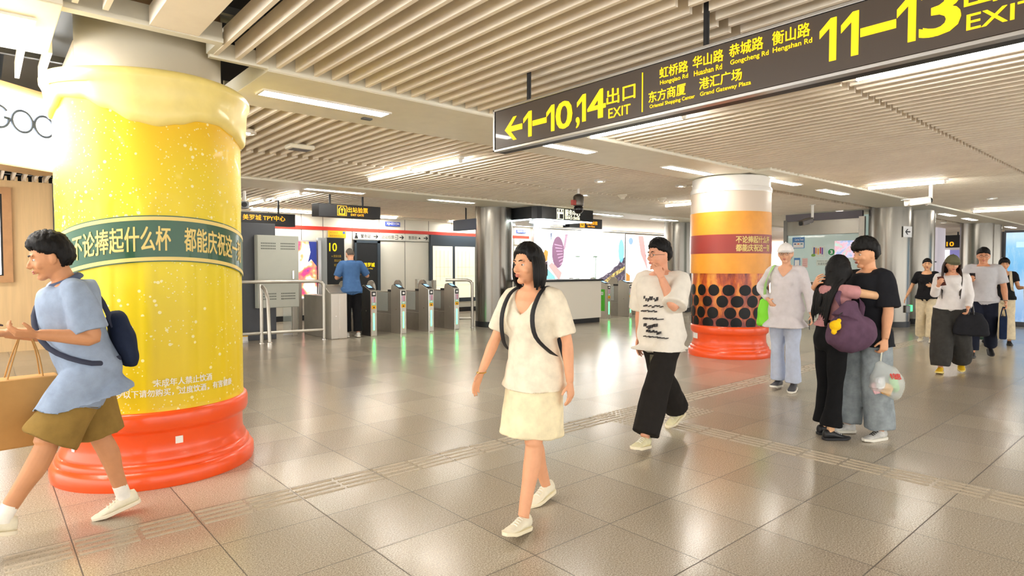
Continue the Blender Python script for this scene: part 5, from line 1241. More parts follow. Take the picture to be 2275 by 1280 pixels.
def phone(P, i, label, fwd, up, size=(.038, .076), back='#15151a', screen=False, offs=(0, 0, 0)):
    """flat phone gripped in hand i; fwd = long axis, up = screen normal (own frame)"""
    g = P.grip[i] + Vector(offs); t, a = prop(P, 'smartphone', label, 'phone', g)
    z = Vector(up).normalized(); x = Vector(fwd); x = (x - z * x.dot(z)).normalized(); y = z.cross(x)
    M = Matrix(((x.x, y.x, z.x, 0), (x.y, y.y, z.y, 0), (x.z, y.z, z.z, 0), (0, 0, 0, 1)))
    b = MB(); b.box(-size[1], size[1], -size[0], size[0], -.0042, .0042, 0, M); b.build('phone_body', mat('phone_' + back[1:], back, rough=0.3), t, bevel=.003, smooth=False)
    b = MB(); b.box(-size[1] * .96, size[1] * .96, -size[0] * .93, size[0] * .93, .0042, .0050, 0, M); b.build('screen', mat('phone_glass', '#0c0d12', rough=0.1), t, smooth=False)
    return t
def glasses(P, m=None):
    hm = P.hm; b = MB()
    for sd in (1, -1):
        b.tube([hm @ Vector((.1015 - .004 * abs(math.cos(a)), sd * .032 + .021 * math.cos(a), .005 + .017 * math.sin(a))) for a in [2 * math.pi * k / 16 for k in range(16)]], .0016, 6, closed=True)
        b.tube([hm @ Vector(p) for p in ((.097, sd * .053, .008), (.05, sd * .079, .008), (0, sd * .083, .006))], .0016, 6)
    b.tube([hm @ Vector(p) for p in ((.101, .011, .008), (.104, 0, .010), (.101, -.011, .008))], .0016, 6)
    return b.build('glasses', m or BLACK, P.root)
def cap(P, m, brim=True, name='cap'):
    hm = P.hm; b = MB()
    def fn(q, d): return headfn(q, d) + d.normalized() * (.021 if d.z > .16 else .021 - .05 * min(1, (.16 - d.z) / .1))
    b.ball(hm.translation, HR, 40, 28, rot=hm.to_3x3(), fn=fn)
    if brim:
        rings = []
        for k in range(9):
            a = R(-62 + 15.5 * k); c = math.cos(a); r0 = Vector((.098 * c + .008, .088 * math.sin(a), .040)); r1 = Vector((.10 * c + .012 + .068 * c, .090 * math.sin(a), .028 - .0 * c))
            rings.append([hm @ (r0 + Vector((0, 0, .004))), hm @ (r1 + Vector((0, 0, .003))), hm @ (r1 - Vector((0, 0, .003))), hm @ (r0 - Vector((0, 0, .004)))])
        b.rings(rings)
    b.ball(hm @ Vector((0, 0, .140)), .009, 10, 6)
    return b.build(name, m, P.root, ang=60)
# ------------------------------------------------------------------ people: the eleven in view
SOLEW = mat('white_sole', '#ece8dc', rough=0.6); SHOEC = cloth('cream_shoe', '#e9e2cc'); SHOEK = mat('black_shoe', '#17171a', rough=0.5)
HANG = dict(u=(0.02, .12, -1), f=(.10, .04, -1), n=(0.1, -1, 0), curl=.35)
# 1 woman with backpack
P = person('woman in cream T-shirt and skirt with black backpack straps striding in the centre', (2.50, 2.67), R(192), 1.635,
           ((18, 3, 0, 10, 4), (-11, 14, 0, -10, 4)),
           (dict(u=(-.14, .26, -1), f=(.02, .10, -1), n=(0, -1, 0), curl=.45), dict(u=(.30, .24, -.95), f=(.42, .16, -.9), n=(0, -1, -.3), curl=.3)), lean=4, headyaw=-12, headpitch=2, female=True, tone='#e2a680', voxel=.005)
hair(P, front=.62, side=.1, nape=-.85, thick=.020, seed=2)
def bob(i, P=P):
    az = R(72 + (216 / 25) * i) if i < 26 else 0; r = Vector((.082 * math.cos(az), .083 * math.sin(az), .03)); e = -.135 - .015 * math.sin(i * 1.7)
    pts = [P.hm @ (r * .8 + Vector((0, 0, .06))), P.hm @ Vector((r.x * 1.15, r.y * 1.15, .0)), P.hm @ Vector((r.x * 1.2, r.y * 1.2, -.07)), P.hm @ Vector((r.x * 1.08, r.y * 1.08, e))]
    return pts, [(.017, .010), (.019, .013), (.019, .012), (.008, .005)]
locks(P, None, bob, 26)
TEEC = cloth('cream_tee', '#ebe0ca'); SKC = cloth('cream_skirt', '#ecdfbb')
tr = skirt(P, SKC, hem=-.40, w1=.20, d1=.215, shift=.03)
top(P, TEEC, 'tee_shirt', hem=-.10, sleeve=.88, loose=.030, cuff=.036, scoop=.05, vee=.10, flare=.008, over=tr)
for i in (0, 1): shoe(P, i, SHOEC, mat('cream_sole', '#f0e6c8', rough=0.6), lace=SOLEW)
b = MB(); b.tube([P.wrist[1] + Vector((.030 * math.cos(a), .028 * math.sin(a), 0)) for a in [2 * math.pi * k / 16 for k in range(16)]], .003, 6, closed=True); b.build('bracelet', mat('gold_bracelet', '#d8b050', rough=0.3, metal=1.0), P.root)
t, a = prop(P, 'backpack', 'black backpack worn by the woman in cream, mostly hidden behind her', 'bag', P.sp(.25, -.16)); o = P.sp(.25, -.16)
b = MB(); b.tube([P.sp(h, -.185) - o for h in (.0, .04, .2, .36, .42)], [(.10, .04), (.125, .06), (.13, .068), (.12, .06), (.07, .03)], 18, up=(1, 0, 0), sub=3, sq=2.8)
BPK = cloth('backpack_grey', '#35363c'); link_mesh(voxmesh(b, 'pack_body', [], .012, 3, (.004, 12, 1)), 'pack_body', BPK, t)
for sd in (1, -1):
    b = MB(); b.tube([P.sp(h, f, sd * l) - o for h, f, l in ((.44, -.12, .06), (.512, -.06, .09), (.517, .0, .10), (.475, .085, .11), (.37, .158, .112), (.24, .150, .125), (.13, .05, .165), (.06, -.10, .14))], [(.016, .005)] * 8, 8, sub=4); b.build('strap', mat('strap_black', '#1a1a1d', rough=0.7), t)
# 2 man in white T-shirt
P = person('man in white printed T-shirt and black trousers walking with hand raised to his chin', (4.50, 3.18), R(184), 1.80,
           ((32, 6, 2, 8, 6), (-27, 12, 2, -22, 6)),
           (dict(u=(.62, .12, -.75), f=(.10, -.42, .95), n=(-.3, -.9, .2), curl=.75), dict(u=(-.25, .22, -1), f=(.0, .05, -1), n=(0, -1, 0), curl=.4)), lean=2, headyaw=-22, headpitch=2, tone='#e0a486', voxel=.005)
hair(P, front=.58, side=.28, nape=-.40, thick=.018, top=.020, seed=5, rough=.007)
glasses(P)
WTEE = cloth('white_tee', '#ebe6dc', vary=.05); 
tr = trousers(P, cloth('black_trousers', '#24211f'), rad=(.100, .106, .105, .108, .112), hip=.96, end=1.95, fold=(.010, 7, .5))
ts = top(P, WTEE, 'tee_shirt', hem=-.115, sleeve=.98, loose=.048, cuff=.055, scoop=.012, flare=.012, hemf=.03, fold=(.008, 7, .6), over=tr)
INKP = mat('print_charcoal', '#3c3a3c', rough=0.8)
def chest_print(P, parent, rows, m, f0=.172):
    """rows of short brush strokes printed across the chest"""
    b = MB(); rn = random.Random(11); off = P.Rl @ Vector((.012, 0, 0))
    for h, l, wd, ht in rows:
        x = -wd
        while x < wd:
            q = rn.uniform(.008, .022); a = rn.uniform(.4, 1.0) * ht; y = rn.uniform(-.4, .4) * ht
            ring = [P.sp(h + v, f0 - .9 * (l + u_) ** 2, l + u_) for u_, v in ((x, y - a * .6), (x + q, y - a * .4), (x + q * 1.15, y + a * .6), (x + q * .2, y + a * .5))]
            b.add(ring + [p - off * 2 for p in ring], [(0, 1, 2, 3)] + [(k, (k + 1) % 4, 4 + (k + 1) % 4, 4 + k) for k in range(4)]); x += q * rn.uniform(.9, 1.6)
    b.build('shirt_print', m, parent, smooth=False)
chest_print(P, ts, [(.31, .0, .06, .030), (.25, .02, .085, .014), (.21, -.02, .07, .012), (.15, .02, .09, .014), (.09, 0, .065, .030), (.04, .02, .06, .022), (.0, .03, .10, .010)], INKP)
for i in (0, 1): shoe(P, i, cloth('cream_canvas', '#e6dfb8'), mat('cream_sole', '#f0e6c8'), lace=SOLEW)
t, a = prop(P, 'card_holder', 'olive card holder hanging at the waist of the man in white T-shirt', 'card holder', P.sp(-.19, .19, .07)); b = MB(); b.box(-.008, .008, -.065, .065, -.055, .055); b.build('pouch', mat('olive_leather', '#4a4634', rough=0.6), t, bevel=.006, smooth=False)
b = MB()
for k in range(5): b.box(.008, .0095, -.05 + k * .022, -.038 + k * .022, -.04, .03)
b.build('stripe', mat('olive_stripe', '#6a6446', rough=0.6), t, smooth=False)
# 3 person striding out at the left edge
P = person('person in blue-grey shirt and khaki shorts striding out of the left edge with a phone', (.46, 4.225), R(186), 1.66,
           ((31, 2, 1, 12, 4), (-9, 8, 1, -14, 4)),
           (dict(u=(-.25, .16, -1), f=(1, -.05, .16), n=(0, -.5, .9), curl=.8), dict(u=(.1, .10, -1), f=(1, -.22, .14), n=(0, -.5, .9), curl=.8)), lean=13, headyaw=-6, headpitch=14, tone='#c98f66', voxel=.005)
hair(P, front=.55, side=.22, nape=-.5, thick=.022, top=.020, seed=8, rough=.007)
tr = trousers(P, cloth('khaki_shorts', '#8f733c'), 'shorts', end=.97, rad=(.110, .128, .145), hip=1.0, fold=(.011, 7, .4))
top(P, cloth('blue_grey_shirt', '#93a3bb'), 'shirt', hem=-.165, sleeve=.86, loose=.046, cuff=.045, scoop=.01, flare=.035, hemf=.06, fold=(.010, 7, .6), over=tr)
b = MB(); b.tube([P.sp(.515 - .02 * math.cos(a), -.012 + .075 * math.cos(a), .085 * math.sin(a)) for a in [2 * math.pi * k / 24 for k in range(24)]], (.012, .02), 8, closed=True); b.build('collar', cloth('slate_collar', '#55607a'), P.root)
for i in (0, 1): shoe(P, i, SHOEC, mat('ivory_sole', '#efe6cf'), sock=cloth('white_sock', '#efece4'), lace=SOLEW)
phone(P, 1, 'dark smartphone held out at the left picture edge', (1, 0, .2), (-.2, 0, 1), back='#3a2430', offs=(.03, .06, .03))
t, a = prop(P, 'sling_bag', 'navy sling bag on the lower back of the person in blue-grey shirt', 'bag', P.sp(.10, -.19)); o = P.sp(.10, -.19)
b = MB(); b.tube([P.sp(h, -.20, .02) - o for h in (-.06, .0, .12, .24, .28)], [(.08, .03), (.12, .055), (.125, .065), (.10, .05), (.06, .03)], 16, up=(1, 0, 0), sub=3); link_mesh(voxmesh(b, 'bag_body', [], .012, 3, (.004, 12, 1)), 'bag_body', cloth('navy_nylon', '#232c42'), t)
b = MB(); b.tube([P.sp(h, f, l) - o for h, f, l in ((.20, -.16, .08), (.40, -.14, .02), (.50, -.06, -.09), (.50, .03, -.10), (.36, .17, -.03), (.18, .17, .10), (.05, .02, .21), (.02, -.14, .12))], [(.014, .004)] * 8, 8, sub=4); b.build('strap', mat('strap_navy', '#2a3046', rough=0.7), t)
g = P.elbow[1] + (P.wrist[1] - P.elbow[1]) * .62
t, a = prop(P, 'paper_bag', 'tan paper shopping bag hanging at the left picture edge', 'bag', g + Vector((0, 0, -.40)))
PAPT = mat('kraft_paper', '#b98a4c', rough=0.75, vary=.08, bump=.1, bscale=20)
b = MB(); b.prism([(-.17, -.07), (.17, -.07), (.18, .08), (-.16, .08)], (0, 0, -.22), (1, 0, 0), (0, 1, 0), (.02, 0, .38)); b.build('bag_body', PAPT, t, bevel=.012, smooth=False)
for y in (-.05, .05):
    b = MB(); b.tube([(-.07, y, .15), (-.05, y * .7, .30), (0, 0, .43), (.05, y * .7, .30), (.09, y, .15)], .004, 6, sub=4); b.build('handle', PAPT, t)
# 4 capped woman
P = person('woman in white cap and pale grey shirt walking beside the bubble tea column', (7.42, 3.44), R(188), 1.76,
           ((5, 10, 1, -6, 6), (-5, 2, 1, 4, 6)),
           (dict(u=(.0, .34, -1), f=(.12, .18, -1), n=(0, -1, 0), curl=.7), dict(u=(-.30, .62, -.8), f=(.55, -.55, -.55), n=(0, -.6, -.3), curl=.4)), lean=1, headyaw=8, headpitch=3, female=True, tone='#dba888', voxel=.006)
hair(P, HAIRG, front=.5, side=.1, nape=-.6, thick=.010, top=0, rough=.002)
cap(P, cloth('white_cap', '#e9e6e4')); glasses(P, STEELD)
tr = trousers(P, cloth('pale_jeans', '#bcc6dc', vary=.08), end=1.98, hip=.97, rad=(.098, .090, .078, .080, .092), fold=(.009, 8, .5))
SHG = cloth('pale_grey_shirt', '#d3ced2', vary=.06)
top(P, SHG, 'shirt', hem=-.20, sleeve=1.92, loose=.040, cuff=.035, scoop=.04, vee=.07, flare=.04, fold=(.010, 8, .7), over=tr)
shoe(P, 0, mat('slate_shoe', '#4c4c50', rough=.6), SOLEW); shoe(P, 1, mat('slate_shoe', '#4c4c50', rough=.6), SOLEW)
phone(P, 0, 'black smartphone in the lowered hand of the woman in white cap', (.2, .1, -1), (.2, -1, 0), offs=(0, .0, -.03))
LIME = mat('lime_fabric', '#7fdc2c', rough=0.6)
t, a = prop(P, 'shoulder_bag', 'lime green shoulder bag at the side of the woman in white cap', 'bag', P.sp(-.02, .02, -.235)); o = P.sp(-.02, .02, -.235)
b = MB(); b.tube([Vector((0, 0, z)) for z in (-.20, -.17, 0, .12, .15)], [(.06, .03), (.10, .05), (.09, .045), (.06, .03), (.03, .015)], 14, up=(1, 0, 0), sub=3); link_mesh(voxmesh(b, 'bag_body', [], .012, 3, (.006, 10, 1)), 'bag_body', LIME, t)
b = MB(); b.tube([P.sp(h, f, l) - o for h, f, l in ((.10, .02, -.235), (.30, .10, -.20), (.45, .085, -.15), (.525, .0, -.125), (.44, -.11, -.14), (.2, -.12, -.2), (.1, -.02, -.235))], [(.016, .004)] * 7, 8, up=(0, 0, 1), sub=4); b.build('strap', mat('pale_lime_strap', '#a8d888', rough=.7), t)
# 5 girl and 6 boy, hugging
G = Vector((5.665, 2.22)); hb = R(146); off = Vector((math.cos(R(-38)), math.sin(R(-38)))) * .335
P = person('long-haired woman in pink top and black trousers hugging the young man', (G.x, G.y), R(-30), 1.575,
           ((2, 2, 1, 0, 8), (-3, 3, 1, 0, 8)),
           (dict(u=(.85, .25, -.25), f=(.55, -.75, .1), n=(-.3, -.7, 0), curl=.3), dict(u=(.92, .34, -.16), lu=1.22, f=(.02, -.97, .08), n=(-1, -.2, 0), curl=.3)), lean=4, headyaw=16, headpitch=4, female=True, tone='#deb087', voxel=.005)
GIRL = P
hair(P, front=.42, side=-.2, nape=-.9, thick=.022, seed=4)
def longhair(i, P=P):
    az = R(78 + (204 / 33) * i); r = Vector((.086 * math.cos(az), .086 * math.sin(az), .05)); rn = random.Random(i); e = .20 + .12 * (1 - abs(i - 14) / 20) + rn.uniform(-.03, .03)
    c = P.hm @ Vector((r.x * 1.18, r.y * 1.18, -.06)); bx = P.sp(.44, -.105 + .05 * abs(math.sin(az)) * 0, r.y * 1.25 / P.s * 1.0 + .012 * math.sin(i)); bx2 = P.sp(e, -.135 + rn.uniform(-.012, .012), r.y * 1.15 + .012 * math.sin(i * 2)); bx3 = P.sp(e - .08, -.135, r.y * 1.05 + .01 * math.sin(i * 3))
    return [P.hm @ (r * .8 + Vector((0, 0, .05))), P.hm @ Vector((r.x * 1.17, r.y * 1.17, .02)), c, bx, bx2, bx3], [(.016, .010), (.019, .013), (.020, .012), (.019, .012), (.015, .010), (.003, .003)]
locks(P, None, longhair, 34)
tr = trousers(P, cloth('black_flare', '#131315', vary=.2), end=1.90, waist=.18, rad=(.100, .084, .066, .074, .102), hip=1.02, fold=(.005, 9, .5))
top(P, cloth('dusty_pink_top', '#c08a8c'), 'blouse', hem=.11, sleeve=.34, loose=.022, cuff=.024, scoop=.02, fold=(.006, 12, .7))
for i in (0, 1): shoe(P, i, SHOEK, mat('dark_sole', '#202024', rough=.6), lace=mat('grey_lace', '#c8c8c8'))
PURP = cloth('plum_nylon', '#5d4458', vary=.14)
c0 = P.sp(.105, .005, -.265); t, a = prop(P, 'shoulder_bag', 'big plum shoulder bag hanging at the side of the long-haired woman', 'bag', c0)
b = MB(); b.tube([Vector((x, 0, z)) for x, z in ((-.215, -.03), (-.19, -.035), (-.12, -.03), (-.02, -.02), (.10, -.03), (.155, -.05), (.175, -.06))], [(.05, .05), (.10, .10), (.12, .15), (.125, .175), (.115, .15), (.09, .10), (.04, .05)], 22, up=(0, 0, 1), sub=3)
b.tube([Vector((x, 0, z)) for x, z in ((-.05, .10), (-.02, .19), (.02, .23))], [(.11, .14), (.06, .09), (.03, .03)], 14, up=(1, 0, 0), sub=3)
link_mesh(voxmesh(b, 'bag_body', [], .010, 3, (.009, 8, .8)), 'bag_body', PURP, t)
b = MB(); b.tube([P.sp(h, f, l) - c0 for h, f, l in ((.24, -.06, -.25), (.38, -.10, -.17), (.49, -.03, -.135), (.47, .06, -.14), (.36, .14, -.19), (.24, .09, -.25))], [(.022, .006)] * 6, 8, up=(0, 0, 1), sub=4); b.build('strap', PURP, t)
c1 = c0 + Vector((-.225, -.07, .05)); t, a = prop(P, 'bag_charm', 'small yellow plush charm on the plum shoulder bag', 'charm', c1)
b = MB(); b.ball((0, 0, 0), (.05, .035, .045), 16, 12); b.ball((-.02, -.01, -.05), (.025, .02, .02), 12, 8); b.ball((.03, -.005, .04), (.02, .016, .02), 12, 8); link_mesh(voxmesh(b, 'plush', [], .006, 2, (.004, 30, 1)), 'plush', cloth('plush_yellow', '#f2c21c'), t)
b = MB(); b.tube([(.02, 0, .045), (.05, .01, .09), (.10, .03, .11)], .004, 6, sub=3); b.build('cord', BLACK, t)
P = person('young man in black T-shirt and faded wide jeans hugging the long-haired woman', (G.x + off.x, G.y + off.y), hb, 1.72,
           ((-2, 1, 3, 0, 14), (8, 3, 3, 0, 8)),
           (dict(u=(-.02, .16, -1), f=(.12, .02, -1), n=(.1, -1, 0), curl=1.0), dict(u=(.72, .35, -.60), f=(.80, -.42, .28), n=(-.9, -.2, -.2), hd=(.15, -.75, .62), curl=.5, spread=1.15)), lean=1, headyaw=-2, headpitch=7, tone='#dca37c', voxel=.005)
hair(P, front=.34, side=.30, nape=-.42, thick=.022, top=.026, seed=9, rough=.008, fringe=.012)
JEANS = cloth('faded_jeans', '#8e979c', vary=.22)
tr = trousers(P, JEANS, 'jeans', end=1.97, rad=(.122, .118, .118, .118, .116), hip=1.04, fold=(.012, 7, .45))
top(P, cloth('black_tee', '#1c1d22'), 'tee_shirt', hem=-.13, sleeve=.94, loose=.040, cuff=.045, scoop=.015, flare=.01, fold=(.008, 8, .6), over=tr)
for i in (0, 1): shoe(P, i, cloth('grey_white_trainer', '#c9c9c6', vary=.3), mat('trainer_sole', '#e9e6da', rough=.6), lace=BLACK)
g = P.grip[0] + Vector((0, 0, -.03)); t, a = prop(P, 'plastic_bag', 'filled translucent plastic bag with printed packs held by the young man', 'bag', g)
def film_mat():
    q = NT('thin_plastic_film'); q.b.inputs['Base Color'].default_value = (.86, .9, .88, 1); q.b.inputs['Roughness'].default_value = .25; q.b.inputs['Alpha'].default_value = .34
    q.bump(q.noise(30, 4, .6), .6); return q.m
FILM = film_mat()
b = MB(); b.tube([(0, 0, -.085), (.0, -.0, -.12), (-.03, .0, -.20), (-.06, .0, -.29), (-.055, .0, -.36), (-.045, .0, -.385)], [(.012, .012), (.05, .035), (.125, .08), (.155, .10), (.135, .09), (.08, .06)], 24, up=(0, 1, 0), sub=4)
bg_ = b.build('bag_film', FILM, t, ang=80)
for y in (-.02, .02):
    b = MB(); b.tube([(0, 0, -.09), (y * .4, y * .7, -.05), (y * .2, y, .03)], (.006, .004), 6, sub=3); b.build('handle', mat('handle_film', '#e6e8d8', rough=.4), t)
rn = random.Random(5)
for k, (x, y, z, c) in enumerate(((.02, .03, -.27, '#d8dce4'), (-.10, .03, -.26, '#7cc86a'), (-.13, .01, -.30, '#5fb050'), (-.04, .03, -.325, '#d8a040'), (-.03, -.03, -.30, '#c04a40'), (.025, .0, -.315, '#e4b8c0'), (-.11, -.02, -.33, '#8a8296'))):
    q, _ = prop(P, 'snack_pack', 'printed snack pack inside the plastic bag, ' + ('white one', 'upper green one', 'outer green one', 'orange one', 'red one', 'pink one', 'grey one')[k], 'packet', g + Vector((x, y, z)))
    M = Matrix.Rotation(rn.uniform(-.5, .5), 4, 'Y') @ Matrix.Rotation(rn.uniform(-.6, .6), 4, 'Z'); b = MB(); b.box(-.042, .042, -.02, .02, -.05, .05, 0, M); b.build('pack', mat('pack_' + c[1:], c, rough=.4, vary=.3, vscale=25), q, bevel=.012, smooth=False)
PRD = mat('red_print', '#c8342c', rough=.5)
for k, yy in enumerate((-.03, -.075)):
    text('特惠'[k], t, PRD, w=.05, h=.05, M=face((-.02 + yy, .082, -.205 - k * .004), (-1, 0, 0), (0, 1, .45)), bold=.03, name='bag_print')
# 7 woman in black top
P = person('woman in black top and beige trousers walking in front of the brownish steel column', (14.4, 3.82), R(190), 1.66,
           ((8, 6, 1, 0, 5), (-6, 10, 1, -8, 5)),
           (dict(u=(.15, .16, -1), f=(.7, -.3, .1), n=(0, -1, 0), curl=.5), dict(u=(-.15, .42, -1), f=(.15, .40, -1), n=(0, -1, 0), curl=.3)), lean=2, headyaw=6, headpitch=4, female=True, tone='#d9a67e', voxel=.008)
hair(P, front=.5, side=.15, nape=-.5, thick=.014, top=.008)
tr = trousers(P, cloth('beige_trousers', '#d9ccae'), rad=(.108, .098, .092, .098, .108), end=1.95)
top(P, cloth('black_top', '#1b1b1e'), 'tee_shirt', hem=-.04, sleeve=.75, loose=.026, cuff=.022, scoop=.045, over=tr)
for i in (0, 1): shoe(P, i, cloth('ivory_shoe', '#e4dcc4'), SOLEW)
# 8 woman in olive cap
P = person('woman in olive cap, white top and baggy charcoal trousers looking down at her phone', (10.42, 2.46), R(190), 1.66,
           ((-10, 18, 3, -16, 5), (8, 2, 2, 4, 5)),
           (dict(u=(.05, .22, -1), f=(.55, -.05, -.55), n=(0, -.8, .3), curl=.8), dict(u=(.35, .14, -.95), f=(.80, -.25, .62), n=(0, -.6, .6), curl=.8)), lean=4, headyaw=20, headpitch=16, female=True, tone='#dca383', voxel=.008)
hair(P, HAIRN, front=.45, side=.0, nape=-.9, thick=.010, top=0, rough=.002)
def lh(i, P=P):
    az = R(84 + 192 * i / 19); r = Vector((.085 * math.cos(az), .085 * math.sin(az), .04)); e = .20 + .05 * math.sin(i * 2.1)
    return [P.hm @ (r * .8 + Vector((0, 0, .03))), P.hm @ Vector((r.x * 1.12, r.y * 1.15, -.01)), P.hm @ Vector((r.x * 1.2, r.y * 1.25, -.08)), P.sp(.44, (-.10 if 3 < i < 16 else .06), r.y * 1.35), P.sp(e, (-.13 if 3 < i < 16 else .13), r.y * 1.3)], [(.016, .01), (.019, .012), (.02, .012), (.018, .011), (.005, .004)]
locks(P, None, lh, 20, HAIRN)
cap(P, cloth('olive_cap', '#6b6a52'))
tr = trousers(P, cloth('charcoal_baggy', '#3d3c3a', vary=.15), rad=(.130, .140, .140, .142, .120), hip=1.06, end=1.96, fold=(.014, 6, .5))
top(P, cloth('white_knit', '#e9e6e6', vary=.05), 'long_sleeve_top', hem=.0, sleeve=1.88, loose=.030, cuff=.035, scoop=.02, fold=(.009, 8, .7), over=tr)
for i in (0, 1): shoe(P, i, mat('yellow_shoe', '#e2b417', rough=.6), mat('yellow_sole', '#e8d27a', rough=.6))
phone(P, 1, 'brownish smartphone raised in the hand of the woman in olive cap', (.5, -.2, .8), (-.8, 0, .5), back='#5a2f2a')
g = P.elbow[0] + (P.wrist[0] - P.elbow[0]) * .55
t, a = prop(P, 'handbag', 'black quilted handbag hanging on the forearm of the woman in olive cap', 'bag', g + Vector((0, .03, -.26)))
b = MB(); b.tube([(0, 0, z) for z in (-.20, -.17, -.02, .10, .13)], [(.12, .05), (.21, .08), (.19, .075), (.13, .05), (.06, .02)], 18, up=(1, 0, 0), sub=3, sq=2.6)
link_mesh(voxmesh(b, 'bag_body', [], .014, 3, (.008, 9, 1)), 'bag_body', cloth('black_quilt', '#26272c'), t)
for y in (-.03, .03):
    b = MB(); b.tube([(-.07, y, .10), (-.05, y * .5, .20), (0, 0, .29), (.05, y * .5, .20), (.07, y, .10)], .009, 8, sub=4); b.build('handle', BLACK, t)
# 9 man in grey polo
P = person('man in grey polo and navy trousers holding a phone and a navy tote bag', (12.62, 2.55), R(190), 1.80,
           ((-10, 20, 2, -18, 8), (8, 3, 2, 2, 8)),
           (dict(u=(.02, .26, -1), f=(.14, .12, -1), n=(0, -1, 0), curl=1.0), dict(u=(.22, .16, -1), f=(.92, -.30, .28), n=(0, -.5, .85), curl=.8)), lean=2, headyaw=4, headpitch=6, build=1.03, tone='#d29672', voxel=.008)
hair(P, front=.5, side=.28, nape=-.42, thick=.018, top=.016, rough=.006); glasses(P)
tr = trousers(P, cloth('navy_trousers', '#1d2130'), rad=(.120, .108, .092, .088, .088), hip=1.02, end=1.93)
PO = cloth('grey_polo', '#c3c4ca', vary=.05); tp = top(P, PO, 'polo_shirt', hem=-.05, sleeve=.86, loose=.030, cuff=.034, scoop=.012, fold=(.006, 9, .6), over=tr)
b = MB(); b.tube([P.sp(.515 - .03 * max(0, math.cos(a)), -.012 + .076 * math.cos(a), .084 * math.sin(a)) for a in [R(14) + R(332) * k / 24 for k in range(25)]], (.010, .02), 8); b.build('collar', cloth('polo_collar', '#4a4e5a'), P.root)
for i in (0, 1): shoe(P, i, SHOEK, SHOEK)
b = MB(); b.tube([P.wrist[0] + Vector((.032 * math.cos(a), .032 * math.sin(a), .02)) for a in [2 * math.pi * k / 16 for k in range(16)]], .008, 8, closed=True); b.build('wristwatch', CHROME, P.root)
phone(P, 1, 'dark smartphone in the hand of the man in grey polo', (.6, 0, .7), (-.7, 0, .6), back='#1a1a24', offs=(.02, 0, .03))
g = P.grip[0] + Vector((0, .0, -.02)); t, a = prop(P, 'tote_bag', 'navy tote bag hanging from the hand of the man in grey polo', 'bag', g)
b = MB(); b.prism([(-.17, -.05), (.17, -.05), (.17, .05), (-.17, .05)], (0, 0, -.50), (1, 0, 0), (0, 1, 0), (0, 0, .36)); b.build('bag_body', cloth('navy_canvas', '#1c2a46'), t, bevel=.02, smooth=False)
for y in (-.04, .04):
    b = MB(); b.tube([(-.08, y, -.15), (-.06, y * .6, -.05), (0, y * .2, .015), (.06, y * .6, -.05), (.08, y, -.15)], .008, 8, sub=4); b.build('handle', cloth('navy_canvas', '#1c2a46'), t)
# 10 person behind, at the right edge
P = person('person in black top and beige trousers with cream strap at the right picture edge', (15.1, 2.72), R(190), 1.66,
           ((6, 4, 2, 0, 6), (-6, 8, 2, -6, 6)),
           (dict(u=(.10, .26, -1), f=(.85, .35, .05), n=(0, -.6, .6), curl=.9), dict(u=(.05, .14, -1), f=(.2, .05, -1), n=(0, -1, 0), curl=.5)), lean=2, headyaw=10, headpitch=8, female=True, tone='#cf9a74', voxel=.008)
hair(P, front=.45, side=.0, nape=-.7, thick=.020, top=.012)
tr = trousers(P, cloth('beige_trousers', '#d9ccae'), rad=(.106, .096, .09, .092, .10), end=1.95)
top(P, cloth('black_top', '#1b1b1e'), 'tank_top', hem=-.04, sleeve=.55, loose=.026, cuff=.02, scoop=.05, vee=.06, over=tr)
for i in (0, 1): shoe(P, i, SHOEK, SHOEK)
t, a = prop(P, 'backpack', 'cream backpack with cream strap worn by the person at the right picture edge', 'bag', P.sp(.25, -.17)); o = P.sp(.25, -.17)
CRM = cloth('cream_canvas_bag', '#ddd0b4'); b = MB(); b.tube([P.sp(h, -.19) - o for h in (.0, .04, .2, .36, .42)], [(.10, .04), (.14, .06), (.15, .07), (.13, .06), (.07, .03)], 16, up=(1, 0, 0), sub=3); link_mesh(voxmesh(b, 'pack_body', [], .014, 3, (.005, 10, 1)), 'pack_body', CRM, t)
for sd in (1, -1):
    b = MB(); b.tube([P.sp(h, f, l) - o for h, f, l in ((.44, -.12, .06 * sd), (.515, -.05, .09 * sd), (.50, .04, .10 * sd), (.36, .15, .11 * sd), (.20, .14, .13 * sd), (.06, -.08, .15 * sd))], [(.022, .006)] * 6, 8, sub=4); b.build('strap', CRM, t)
t, a = prop(P, 'umbrella', 'folded white umbrella held by the person at the right picture edge', 'umbrella', P.grip[0])
b = MB(); b.tube([(0, 0, .04), (-.02, .0, -.05), (-.05, .0, -.55)], [.012, .028, .006], 12, sub=3); b.build('canopy', cloth('white_umbrella', '#e4e2de'), t)
b = MB(); b.tube([(0, 0, .02), (.01, 0, .09), (-.02, 0, .13), (-.05, 0, .10)], .009, 8, sub=4); b.build('handle', WHITEP, t)
p = atz(2166, 764)
t = thing('suitcase', 'dark green ribbed suitcase standing behind the man in grey polo', 'suitcase', (p.x + .45, p.y + .08, 0), R(-10))
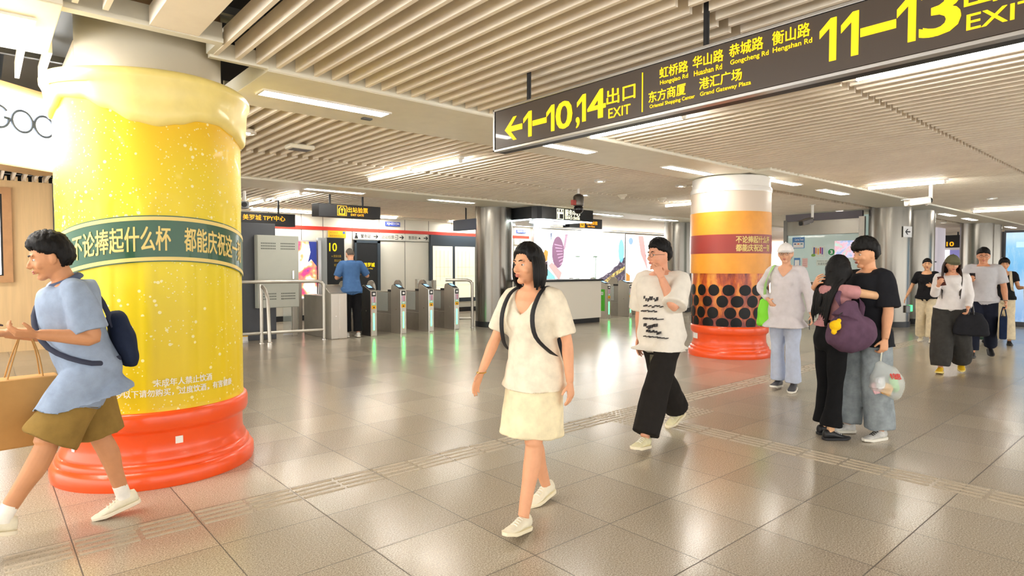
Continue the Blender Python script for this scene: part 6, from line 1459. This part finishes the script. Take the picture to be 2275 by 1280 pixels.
GRN = mat('suitcase_green', '#2c4a40', rough=.45)
b = MB(); b.box(-.13, .13, -.21, .21, .06, .64); bd_ = b.build('shell', GRN, t, bevel=.03, smooth=False)
b = MB()
for k in range(7): b.box(-.138, -.125, -.17 + k * .052, -.148 + k * .052, .10, .60)
b.build('ribs', GRN, bd_, bevel=.004, smooth=False)
for x in (-.09, .09):
    for y in (-.17, .17):
        b = MB(); b.cyl((x - .012, y, .03), (x + .012, y, .03), .03, n=14); b.build('wheel', BLACK, t)
for y in (-.09, .09):
    b = MB(); b.cyl((.06, y, .62), (.06, y, .80), .009, n=8); b.build('handle_tube', CHROME, t)
b = MB(); b.box(.045, .075, -.11, .11, .79, .82); b.build('handle_grip', BLACK, t, bevel=.008, smooth=False)
# 11 man leaning at the gate, back to us
p = atz(778, 750)
P = person('man in blue polo and black trousers seen from behind, leaning on a ticket gate', (p.x + .06, p.y + .03), R(82), 1.90,
           ((3, 2, 1, 0, 8), (-2, 5, 1, -4, 8)),
           (dict(u=(.10, .34, -1), f=(.75, -.5, .1), n=(0, -.7, .3), curl=.5), dict(u=(.12, .58, -.85), f=(.80, .10, .10), n=(0, 0, -1), curl=.3)), lean=6, headyaw=8, headpitch=14, build=.97, tone='#d8a282', voxel=.008)
hair(P, HAIRG, front=.55, side=.30, nape=-.30, thick=.006, top=.004, rough=.001)
tr = trousers(P, cloth('black_trousers2', '#17171a'), rad=(.112, .098, .084, .084, .092), hip=1.0, end=1.95)
BP = cloth('blue_polo', '#4a6e9e', vary=.08); top(P, BP, 'polo_shirt', hem=-.09, sleeve=.90, loose=.030, cuff=.028, scoop=.01, fold=(.008, 8, .6), over=tr)
b = MB(); b.tube([P.sp(.515 - .02 * max(0, math.cos(a)), -.012 + .076 * math.cos(a), .084 * math.sin(a)) for a in [R(14) + R(332) * k / 24 for k in range(25)]], (.010, .022), 8); b.build('collar', BP, P.root)
for i in (0, 1): shoe(P, i, cloth('white_trainer', '#dcdad4'), SOLEW)
